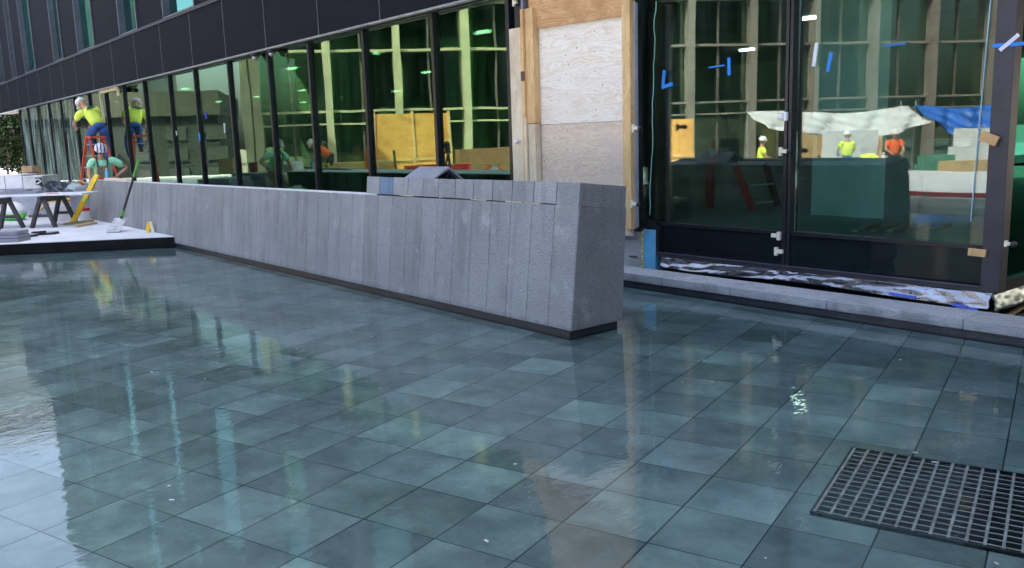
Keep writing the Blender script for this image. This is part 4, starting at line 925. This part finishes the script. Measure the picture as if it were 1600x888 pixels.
# red box, slab pallet, white crates, cardboard, dark sheeting, saw, timber
q = sb(-2, 338); b = MB(); e = empty('cool_box', q, 'red box with a white lid at the left edge behind the white and green bag', 'cool box')
b.obox(q + IMF*.9 - IMR*.05 + Vector((0,0,.24)), IMR*.33, IMF*.2, (0,0,.24)); b.build('box_body', RED, e, bevel=.02); b = MB(); b.obox(q + IMF*.9 - IMR*.05 + Vector((0,0,.515)), IMR*.35, IMF*.22, (0,0,.03)); b.build('box_lid', WHITE, e, bevel=.01)
q = sb(36, 336); b = MB(); random.seed(8)
for k in range(7): b.obox(q + IMF*.8 + IMR*random.uniform(-.02, .02) + Vector((0,0,.06 + k*.085)), IMR*.58, IMF*.4, (0,0,.036), 1)
tag(b.build('slab_stack', GREYST), 'tall stack of long grey slabs behind the sawhorse', 'slab stack')
q = sb(104, 334); b = MB()
for k in range(5): b.obox(q + IMF*1.0 + IMR*(.1*k) + Vector((0,0,.05 + k*.11)), IMR*(.75 - .06*k), IMF*.4, (0,0,.05), 1)
tag(b.build('slab_stack', GREYST), 'stepped pile of grey slabs under the black sheeting behind the pail', 'slab stack')
q = far(-12, 0, 1); 
def crate(px0, px1, pyt, d, zb, label, m=WHITE, group=None, nm='storage_box', dep=.25):
    a = far(px0, pyt, d); c = far(px1, pyt, d); a.z = c.z = (a.z + c.z)/2; h = a.z - zb; mid = (a + c)/2; wv = (c - a)/2; dv_ = Vector((-wv.y, wv.x, 0)).normalized()*dep
    e = empty(nm, Vector((mid.x, mid.y, zb)), label, 'box', group)
    b = MB(); b.obox(Vector((mid.x, mid.y, zb + h/2)) + dv_, wv, dv_, (0,0,h/2)); b.build('box_body', m, e, bevel=.006)
    b = MB(); b.obox(Vector((mid.x, mid.y, zb + h)) + dv_ + Vector((0,0,.012)), wv*1.03, dv_*1.03, (0,0,.012)); b.build('box_lid', m, e, bevel=.004)
    return e, mid, wv, dv_, h
crate(-25, 6, 276, 17.5, .70, 'white box cut by the left edge on the row of boxes', dep=.3, group='white boxes in a row')
crate(7, 33, 275, 17.5, .70, 'plain white box between the edge box and the labelled one', dep=.3, group='white boxes in a row')
e, mid, wv, dv_, h = crate(35, 66, 277, 17.2, .70, 'white box with a black square label, rightmost of the row', mat('offwhite_box', (.62, .64, .62), .5), dep=.3, group='white boxes in a row')
b = MB(); f0 = Vector((mid.x, mid.y, .7 + h*.62)) + wv*.62; b.obox(f0 - dv_.normalized()*.004, wv*.34, dv_*.01, (0,0,h*.32)); lab = b.build('label', BLKP, e)
b = MB(); f1 = f0 - dv_.normalized()*.012; w1 = wv.normalized()
for (a1, a2) in (((-.07, .03), (.0, .05)), ((.0, .05), (.05, .0)), ((.05, .0), (-.05, -.05))): b.bar(f1 + w1*a1[0] + Vector((0,0,a1[1])), f1 + w1*a2[0] + Vector((0,0,a2[1])), .006, .02)
b.build('label_mark', WHITE, e)
b = MB(); p1_ = far(-30, 300, 17.2); p2_ = far(72, 300, 17.2); mm = (p1_ + p2_)/2; wv = (p2_ - p1_)/2; wv.z = 0; dv_ = Vector((-wv.y, wv.x, 0)).normalized()
b.obox(Vector((mm.x, mm.y, .42)) + dv_*.35, wv, dv_*.35, (0,0,.27)); tag(b.build('material_pallet', mat('wrapped_grey', (.36, .38, .42), .6)), 'wrapped grey pallet load carrying the row of white boxes', 'pallet load')
crate(33, 50, 262, 19.5, .7, 'small cardboard box standing on top behind the white boxes', CARD, nm='cardboard_box', dep=.2)
crate(43, 52, 271, 18.6, .7, 'small dark red case beside the cardboard box', mat('dark_red_case', (.25, .03, .04), .6), nm='tool_case', dep=.1)
o = crumple('black_sheeting', 0, 0, lambda u, v: (far(68 + u*50, 283 + 4*u + v*16, 17.6 - v*.8)), 26, 8, mat('black_plastic_sheet', (.02, .025, .035), .3), 14, .10); tag(o, 'crumpled black plastic sheeting heaped over the slab pile', 'sheeting')
q = far(118, 298, 17.0); e = empty('cut_off_saw', q, 'grey cut-off saw with a tan handle sitting at the far wall end', 'saw')
b = MB(); b.lathe(q + Vector((0,0,0)), [(.02, -.02), (.16, -.02), (.16, .02), (.02, .02)], 20, ax=-IMF); b.build('saw_blade', ALUF, e)
b = MB(); b.obox(q + IMR*.16 + Vector((0,0,-.02)), IMR*.13, IMF*.09, (0,0,.11)); b.build('saw_body', mat('saw_grey', (.25, .27, .29), .5), e, bevel=.03)
b = MB(); b.tube([q + IMR*.02 + Vector((0,0,.14)), q + IMR*.12 + Vector((0,0,.19)), q + IMR*.24 + Vector((0,0,.12))], .025, 8); b.build('saw_handle', CARD, e)
b = MB(); b.obox(q + IMF*.1 + IMR*.05 - Vector((0,0,.12 + (q.z-.12-G)/2)), IMR*.22, IMF*.16, (0,0,(q.z-.12-G)/2)); tag(b.build('saw_stand', GREYST), 'grey block stand under the cut-off saw', 'stand')
for k, (pa, pb, lb) in enumerate((((100, 352), (146, 346), 'short pale timber offcut on the slab in front of the wall end'), ((118, 356), (150, 350), 'thin timber offcut lying nearest the wall foot'), ((62, 330), (84, 310), 'timber post leaning behind the sawhorse'))):
    b = MB(); a = sb(*pa) if k < 2 else far(*pa, 16.2); c = sb(*pb) if k < 2 else far(*pb, 16.6); b.bar(a + Vector((0,0,.02)), c + Vector((0,0,.02)), .06, .035); tag(b.build('timber_offcut', TIMBER), lb, 'timber')
b = MB(); q = onY(168, 281, 4.25)
e = empty('water_bottle', Vector((q.x, q.y, ztop(q.x)+.012)), 'small blue water bottle on the wall top in front of the man in overalls', 'bottle'); z0 = ztop(q.x) + .012
b.lathe((q.x, q.y, z0), [(.03, 0), (.034, .02), (.034, .13), (.014, .17), (.014, .18)], 12); b.build('bottle_body', mat('bottle_blue', (.12, .45, .70), .2), e, smooth=True)
b = MB(); b.lathe((q.x, q.y, z0), [(.016, .181), (.016, .20)], 10); b.build('cap', WHITE, e)
b = MB(); q = onY(157, 282, 4.2); b.obox((q.x, q.y, ztop(q.x)+.03), (.10,0,0), (0,.05,0), (0,0,.02)); tag(b.build('glove', RED), 'red work glove on the far wall top beside the bottle', 'glove')
b = MB(); q = onY(185, 283, 4.2); b.obox((q.x, q.y, ztop(q.x)+.025), (.7,0,0), (0,.06,0), (0,0,.014)); tag(b.build('cream_plank', STUDL), 'short cream plank lying on the far wall top', 'plank')

# ================================================================== ACROSS THE POOL (mirrored in the glass)
def vdir(px): 
    a = V(px, 300, 10); return a
FWh = Vector((FW.x, FW.y, 0)).normalized(); RTh = Vector((RT.x, RT.y, 0)).normalized()
TA = math.radians(11); DB = 34.0; UVv = RTh*math.cos(TA) + FWh*math.sin(TA); DVv = FWh*math.cos(TA) - RTh*math.sin(TA)
U2 = Vector((UVv.x, -UVv.y, 0)); D2 = Vector((DVv.x, -DVv.y, 0)); GS = -.55
def op(off, dep, z):                         # a point of the opposite facade: along it, in front of it (negative = nearer), height
    c = EYE + FWh*DB + UVv*off + DVv*dep
    return Vector((c.x, 2*YF - c.y, z))
def ox(px, d):                               # distance along the facade
    u = (px - 800)/FPX; return (u*(DB + d*math.cos(TA)) + d*math.sin(TA)) / (math.cos(TA) - u*math.sin(TA))
ob = empty('opposite_building', op(8, 0, GS), 'green glazed building with sand coloured columns, mirrored in the glass', 'building')
def opb(b, o0, o1, d0, d1, z0, z1):
    c = op((o0+o1)/2, (d0+d1)/2, (z0+z1)/2); return b.obox(c, U2*(o1-o0)/2, D2*(d1-d0)/2, (0,0,(z1-z0)/2))
OL, OR_ = ox(410, 0), 40.0; OH = 14.0
k = OL + .2; ncol = 0
BRM = mat('brown_mullion', (.12, .10, .08), .6)
COLUM_SHADE = mat('sand_concrete_shaded', (.23, .20, .165), .7, noise=(1.2, .2)); OM = ox(930, 0)  # darker copy of the sand tone: shade painted into the right-hand columns and transoms
while k < OR_:
    b = MB(); opb(b, k - .14, k + .14, -.35, .1, GS, 12.6); b.build('column', COLUM if k < OM else COLUM_SHADE, ob)
    b = MB(); opb(b, k + .15, k + 2.45, .12, .15, GS, 12.6); b.build('glass_pane', GLASS_O, ob)
    if ncol % 2:
        b = MB(); opb(b, k + .5, k + .9, .5, .9, GS, 12.0); b.build('inner_column', COLSH, ob)
    b = MB(); opb(b, k + 1.2, k + 1.28, .05, .119, GS, 12.6); b.build('mullion', BRM, ob)
    k += 2.6; ncol += 1
for z0, z1 in ((2.1, 2.16), (2.55, 2.63), (4.75, 4.84), (6.5, 6.6), (8.8, 8.9), (10.9, 11.0)):
    for (a_, c_, m_) in ((OL, OM, COLUM), (OM + .001, OR_, COLUM_SHADE)):
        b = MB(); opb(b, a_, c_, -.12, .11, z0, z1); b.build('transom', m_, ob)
b = MB(); opb(b, OL, OR_, -.25, 1.4, 12.6, 12.75); b.build('ledge', COLUM, ob)
b = MB(); opb(b, OL, OR_, -.36, .119, 6.62, 7.3); b.build('dark_band', mat('dark_parapet', (.06, .06, .07), .7), ob)
b = MB(); opb(b, OL, OR_, -.1, 1.2, 12.75, OH); b.build('parapet', MT['dark_parapet'], ob)
b = MB(); opb(b, OL - .3, OL, -.4, .5, GS, OH); b.build('end_wall', COLUM, ob)
b = MB(); opb(b, OL + 1.5, OR_, 4.0, 4.3, GS, OH - 1.5); b.build('rear_wall', COLSH, ob)
for z in (2.2, 4.9, 7.2, 9.8): b = MB(); opb(b, OL + 1.2, OR_, .6, 3.9, z, z + .35); b.build('floor_slab', COLSH, ob)
b = MB(); opb(b, OL + 1.5, OR_, 1.2, 12, OH - 1.4, OH - 1.1); b.build('roof', COLSH, ob)

# hoardings of orange plywood
def hoarding(px0, px1, d, h, label):
    e = empty('site_hoarding', op(ox((px0+px1)/2, d), d, GS), label, 'hoarding', 'orange plywood hoardings across the pool')
    a, c = ox(px0, d), ox(px1, d); b = MB(); opb(b, a, c, d, d + .05, GS, h); b.build('plywood_face', OSB, e)
    b = MB(); opb(b, a, c, d + .06, d + 1.2, GS, h - .1); b.build('box_back', TIMBER, e)
    b = MB(); opb(b, a, c, d - .04, d - .001, GS + (h-GS)*.45, GS + (h-GS)*.45 + .08); b.build('batten', STUD, e)
    n_ = int((c - a) / 1.2)
    for q in range(n_ + 1):
        b = MB(); xx = a + (c - a) * q / max(n_, 1); opb(b, xx - .04, xx + .04, d - .05, d - .002, GS, h + .07); b.build('batten', STUD, e)
hoarding(597, 712, -3, 2.35, 'orange plywood hoarding mirrored in the left glass panes')
hoarding(950, 998, -4, 1.9, 'narrow orange plywood hoarding mirrored at the left of the corner glass')
hoarding(1002, 1042, -3.9, 1.9, 'second narrow orange plywood hoarding beside the first in the corner glass')
hoarding(1225, 1322, -2.2, 1.55, 'vertical-boarded orange hoarding under the white tarpaulin')
# tarpaulins on poles
def tarp(px0, px1, pyt, pyb, d, m, label, sag=.5, ph=0):
    random.seed(int(px0)); e = empty('tarpaulin', op(ox((px0+px1)/2, d), d, GS), label, 'tarpaulin')
    b = MB(); nx, nz = 40, 14; vs = []; fs = []
    u0 = ((px0+px1)/2 - 800)/FPX; hz = 444 - 227.6 - 42.5*u0; dd0 = (EYE + FWh*DB + UVv*ox((px0+px1)/2, d) + DVv*d - EYE).dot(FWh); zt = 1.4 + (hz - pyt)/FPX*dd0; zb_ = 1.4 + (hz - pyb)/FPX*dd0
    for i in range(nx + 1):
        for kk in range(nz + 1):
            u = i/nx; v = kk/nz; x = ox(px0, d) + (ox(px1, d) - ox(px0, d))*u
            z = zt + (zb_ - zt)*v*(.55 + .45*math.sin(math.pi*min(1, max(0, u*.9 + .05)))) + .05*math.sin(u*7+ph) - sag*.2*math.sin(math.pi*u)*(1-v)
            dd = d - 1.6*v + .18*math.sin(u*23 + v*6) + .12*math.sin(u*41 - v*9)
            vs.append(op(x, dd, z))
    for i in range(nx):
        for kk in range(nz): a = i*(nz+1)+kk; fs.append((a, a+nz+1, a+nz+2, a+1))
    b.add(vs, fs); o = b.build('sheet', m, e, smooth=True); o.modifiers.new('t', 'SOLIDIFY').thickness = .01
    for px in (px0 + 4, px1 - 4):
        b = MB(); b.tube([op(ox(px, d), d + .1, GS), op(ox(px, d), d + .1, zt + .2)], .04, 8); b.build('pole', ALU, e)
tarp(1122, 1356, 174, 216, -4, TARPW, 'sagging white tarpaulin on poles mirrored in the corner glass', .6)
tarp(1370, 1530, 168, 224, -4.5, TARPB, 'blue tarpaulin on poles mirrored at the right of the corner glass', .2, 2)
# lumber, pallets, red rail, table: site clutter
random.seed(31)
def clut(px, d, w_, h_, dep, m, label, z0=GS, nm='lumber_stack', cat='lumber', n=3):
    h_ *= .72; e = empty(nm, op(ox(px, d), d, z0), label, cat, 'site materials across the pool')
    for k in range(n):
        b = MB(); o0 = ox(px, d) + random.uniform(-.1, .1); opb(b, o0 - w_/2, o0 + w_/2, d, d + dep, z0 + h_*k/n + .01, z0 + h_*(k+1)/n); b.build('layer', m, e)
clut(560, -6, 2.4, 1.9, 1.0, TIMBER, 'tall lumber stack mirrored left of the hoarding')
clut(640, -6.5, 3.4, 1.5, 1.0, mat('yellow_form_board', (.66, .50, .16), .7), 'yellow form boards stacked before the hoarding')
clut(690, -7, 2.0, 1.7, .9, RED, 'red barrier boards stacked before the hoarding', n=2, nm='barrier_stack', cat='barrier')
clut(770, -5, 2.0, 2.3, 1.2, mat('brown_crate', (.20, .10, .05), .8), 'brown crate stack mirrored beside the plywood hoarding', nm='crate_stack', cat='crates')
clut(975, -6, 2.2, 1.4, .8, WHITE, 'white panel stack mirrored below the orange hoarding', nm='panel_stack', cat='panels', n=2)
for k, (px, d, ww, hh, m, lb) in enumerate(((1425, -7, 1.2, 1.3, mat('green_box', (.10, .28, .2), .6), 'green crate load under the blue tarpaulin'), (1480, -7.5, 1.3, 2.5, WHITE, 'white sack load under the blue tarpaulin'),
        (1290, -7, 1.5, 2.6, WHITE, 'pale wrapped load beside the orange shirted worker'), (1420, -14, 2.6, .7, WHITE, 'low white concrete block in front of the blue tarpaulin'), (1480, -12, 1.6, 1.3, TIMBER, 'timber bundle mirrored next to the corner post'), (1450, -18, 3.0, .35, RED, 'low red edging board mirrored beneath the blue tarpaulin'))):
    clut(px, d, ww, hh, .9, m, lb, nm='site_load', cat='load', n=3 if k < 3 else 1)
# trees and lower block across, left of the opposite building
LEAF = mat('leaf_green', (.05, .09, .03), .7, noise=(1.5, .5)); BARK = mat('bark', (.09, .07, .05), .9, noise=(5, .3))
def tree(loc, h, r, seed, label, group, leaf=None, n=2600, ls=.2):
    random.seed(seed); loc = Vector(loc); e = empty('tree', loc, label, 'tree', group)
    b = MB(); pts = [loc + Vector((random.uniform(-.1, .1)*k, random.uniform(-.1, .1)*k, h*.17*k)) for k in range(5)]
    b.tube(pts, [h*.025, h*.021, h*.017, h*.012, h*.007], 9)
    cl = []
    for k in range(11):
        a = random.uniform(0, 6.28); zz = random.uniform(.35, .95)*h; rr = r*(1 - abs(zz/h - .62)*1.1)*random.uniform(.35, .8); c = loc + Vector((math.cos(a)*rr, math.sin(a)*rr, zz)); cl.append((c, r*random.uniform(.28, .5)))
        st_ = loc + Vector((0, 0, min(zz*.72, h*.66))); b.tube([st_, st_.lerp(c, .5) + Vector((0,0,.1)), c], [h*.009, h*.006, h*.002], 6)
    b.build('trunk', BARK, e)
    b = MB(); vs = []; fs = []
    for q in range(n):
        c, cr = random.choice(cl); d = Vector((random.gauss(0, 1), random.gauss(0, 1), random.gauss(0, .8))); d = d.normalized()*cr*random.random()**.4
        p_ = c + d; s_ = ls*random.uniform(.5, 1.2); nx_ = Vector((random.gauss(0,1), random.gauss(0,1), random.gauss(0,1))).normalized(); ux = nx_.orthogonal().normalized()*s_; uy = nx_.cross(ux).normalized()*s_*.6
        k_ = len(vs); vs += [p_ - ux, p_ + uy, p_ + ux, p_ - uy]; fs.append((k_, k_+1, k_+2, k_+3))
    b.add(vs, fs); b.build('crown', leaf or mat('leaf_dark', (.012, .020, .010), 1.0, noise=(1.5, .5), spec=0), e)
for k, (px, py, d, h, r, lb) in enumerate(((-70, 290, 46, 9, 3.6, 'dark tree beyond the building corner, farthest left'), (-8, 290, 50, 10, 4.0, 'broad dark tree just left of the far building corner'), (36, 290, 48, 8, 3.2, 'dark tree partly behind the far building corner'), (15, 285, 43, 3.2, 2.4, 'low bush in front of the far trees at the building corner'))):
    q = far(px, py, d); tree((q.x, q.y, G), h, r, 40 + k, lb, 'trees beyond the building', n=9000, ls=.10)
for k, (px, d, h) in enumerate(((205, 12, 6.6),)):
    q = op(ox(px, d), d, GS); tree(q, h, 1.5, 60 + k, ['dark tree mirrored leftmost in the glass', 'narrow dark tree mirrored next to the opposite building', 'taller tree mirrored behind the panelled annex'][k], 'trees across the pool', ls=.16, leaf=mat('leaf_dark', (.012, .020, .010), 1.0, noise=(1.5, .5), spec=0))
an = empty('annex_building', op(ox(300, 9), 9, GS), 'low dark annex with a grid of grey panels, mirrored in the left glass', 'building')
b = MB(); opb(b, ox(60, 9), ox(358, 9), 9, 17, GS, 2.9); b.build('annex_wall', mat('annex_dark', (.018, .024, .024), .8), an)
b = MB(); opb(b, ox(60, 9) - .1, ox(358, 9) + .1, 8.8, 17, 2.9, 4.0); b.build('annex_parapet', mat('annex_brown', (.045, .045, .035), .8), an)
for r_ in range(3):
    for c_ in range(6):
        b = MB(); o0 = ox(150, 9) + c_*1.75; opb(b, o0, o0 + .9, 8.93, 9.0, -.1 + r_*.95, .5 + r_*.95); b.build('panel', mat('annex_panel', (.032, .038, .035), .7), an)
# tower beyond the left end; only its mirror image in the pool is in frame
tw = empty('distant_tower', far(-200, 266, 70), 'tall pale distant block whose roofline shows upside down in the pool at left', 'building'); tw.location.z = 0
a = far(-900, 266, 70); c = far(96, 266, 78); a.z = c.z = 0; md = (a+c)/2; wv = (c-a)/2; dv_ = Vector((-wv.y, wv.x, 0)).normalized()
b = MB(); b.obox(md + dv_*8 + Vector((0,0,12.4)), wv, dv_*8, (0,0,12.4)); b.build('tower_wall', mat('tower_olive', (.14, .17, .15), .6, noise=(.15, .4)), tw)
for z in (25.0, 22.6): b = MB(); b.obox(md + dv_*7.9 + Vector((0,0,z)), wv*1.005, dv_*8.3, (0,0,.22)); b.build('white_band', WHITE, tw)
nb = empty('added_shade_block', (20, 2, 0), 'dark block added out of frame at right to shade the bench wall end', 'building')  # unseen block, added to darken the end face of the bench wall
b = MB(); b.box((17, -22, -.5), (30, 26, 17)); b.build('block_wall', DKPANEL, nb)
for k in range(9):
    for z in (1.5, 5.5, 9.5, 13):
        b = MB(); b.box((16.9, -20 + k*5, z), (16.99, -17.5 + k*5, z + 2.4)); b.build('window', SPG, nb)
# people mirrored in the glass
bend = dict(pel=(0,-.1,.88), waist=(0,.08,.95), chest=(0,.30,.98), neckb=(0,.42,.96), neck=(0,.48,.96), head=(0,.57,.93), shR=(.18,.38,.95), elR=(.22,.42,.66), wrR=(.16,.50,.45), shL=(-.18,.38,.95), elL=(-.22,.42,.66), wrL=(-.16,.50,.45), hiR=(.09,-.1,.84), hiL=(-.09,-.1,.84), knR=(.11,.04,.47), knL=(-.11,.04,.47))
lean = dict(pel=(0,-.08,.90), waist=(0,.04,1.0), chest=(0,.20,1.12), neckb=(0,.30,1.18), neck=(0,.35,1.22), head=(0,.42,1.28), shR=(.19,.26,1.13), elR=(.27,.36,.90), wrR=(.16,.52,.86), shL=(-.19,.26,1.13), elL=(-.27,.36,.90), wrL=(-.16,.52,.86), hiR=(.09,-.08,.86), hiL=(-.09,-.08,.86))
work = dict(elR=(.26,.10,1.18), wrR=(.16,.32,1.08), elL=(-.26,.10,1.18), wrL=(-.16,.32,1.08))
kneel = dict(pel=(0,-.12,.40), waist=(0,.04,.50), chest=(0,.26,.60), neckb=(0,.38,.60), neck=(0,.44,.60), head=(0,.53,.57), shR=(.18,.33,.60), elR=(.22,.40,.34), wrR=(.16,.48,.12), shL=(-.18,.33,.60), elL=(-.22,.40,.34), wrL=(-.16,.48,.12),
    hiR=(.09,-.12,.37), hiL=(-.09,-.12,.37), knR=(.17,.26,.40), knL=(-.17,.2,.10), anR=(.14,.05,.08), toR=(.15,.22,.04), anL=(-.14,-.22,.10), toL=(-.14,-.28,.02))
def vperson(px, py, d, z0, rz, label, pose, shirt, trous, grp='workers mirrored in the glass', hel=HELW, sc=1.0):
    q = V(px, py, d); person('person', (q.x, q.y, z0), rz, label, pose, shirt, trous, hel, grp, scale=sc)
vperson(512, 240, 25, G, yaw(-.5, .8), 'person in orange shirt leaning over a bench, mirrored in the left glass', lean, SHIRT_O, DKTR)
vperson(455, 290, 17.2, -.10, yaw(.9, .2), 'person in bright green shirt kneeling low, mirrored just above the bench wall', kneel, SHIRT_G, JEANS)
vperson(1346, 235, 26, -.45, yaw(.7, .7), 'person in orange shirt under the tarpaulin gap, mirrored in the corner glass', work, SHIRT_O, DKTR)
vperson(1275, 235, 26, -.45, yaw(-.7, -.5), 'person in yellow shirt below the white tarpaulin, left of two', work, SHIRT_Y, JEANS)
vperson(1297, 240, 26, -.45, yaw(.5, -.5), 'person in yellow shirt stooping below the white tarpaulin, right of two', bend, SHIRT_Y, DKTR)
vperson(1146, 243, 26, -.55, yaw(.5, -.5), 'person in yellow shirt mirrored just left of the corner mullion', work, SHIRT_Y, DKTR)
vperson(768, 245, 21, -.3, yaw(.8, .5), 'person in orange shirt stooping by the brown crates, mirrored in the left glass', bend, SHIRT_O, DKTR)
for (px, py, d, lb) in ((573, 235, 22, 'slim orange cone mirrored beside the hoarding, left of two'), (584, 235, 22, 'slim orange cone mirrored beside the hoarding, right of two')):
    q = V(px, py, d); e = empty('traffic_cone', (q.x, q.y, .12), lb, 'cone', 'orange cones across the pool')
    b = MB(); b.obox((q.x, q.y, .15), (.18,0,0), (0,.18,0), (0,0,.025)); b.build('cone_foot', ORRED, e)
    b = MB(); b.lathe((q.x, q.y, .176), [(.13, 0), (.10, .35), (.06, .8), (.03, 1.15)], 14); b.build('cone_body', mat('cone_orange', (.85, .16, .03), .5), e)
# survey tripod mirrored
q = V(700, 250, 24); e = empty('survey_tripod', (q.x, q.y, -.4), 'black survey tripod with instrument, mirrored in the left glass', 'tripod')
b = MB()
for a in range(3): b.bar(Vector((q.x + .35*math.cos(a*2.1), q.y + .35*math.sin(a*2.1), -.4)), Vector((q.x, q.y, 1.05)), .05, .05)
b.build('tripod_leg', BLKP, e)
b = MB(); b.lathe((q.x, q.y, 1.05), [(.10, 0), (.10, .06), (.07, .08), (.08, .28), (.04, .34)], 12); b.build('instrument', BLKP, e)
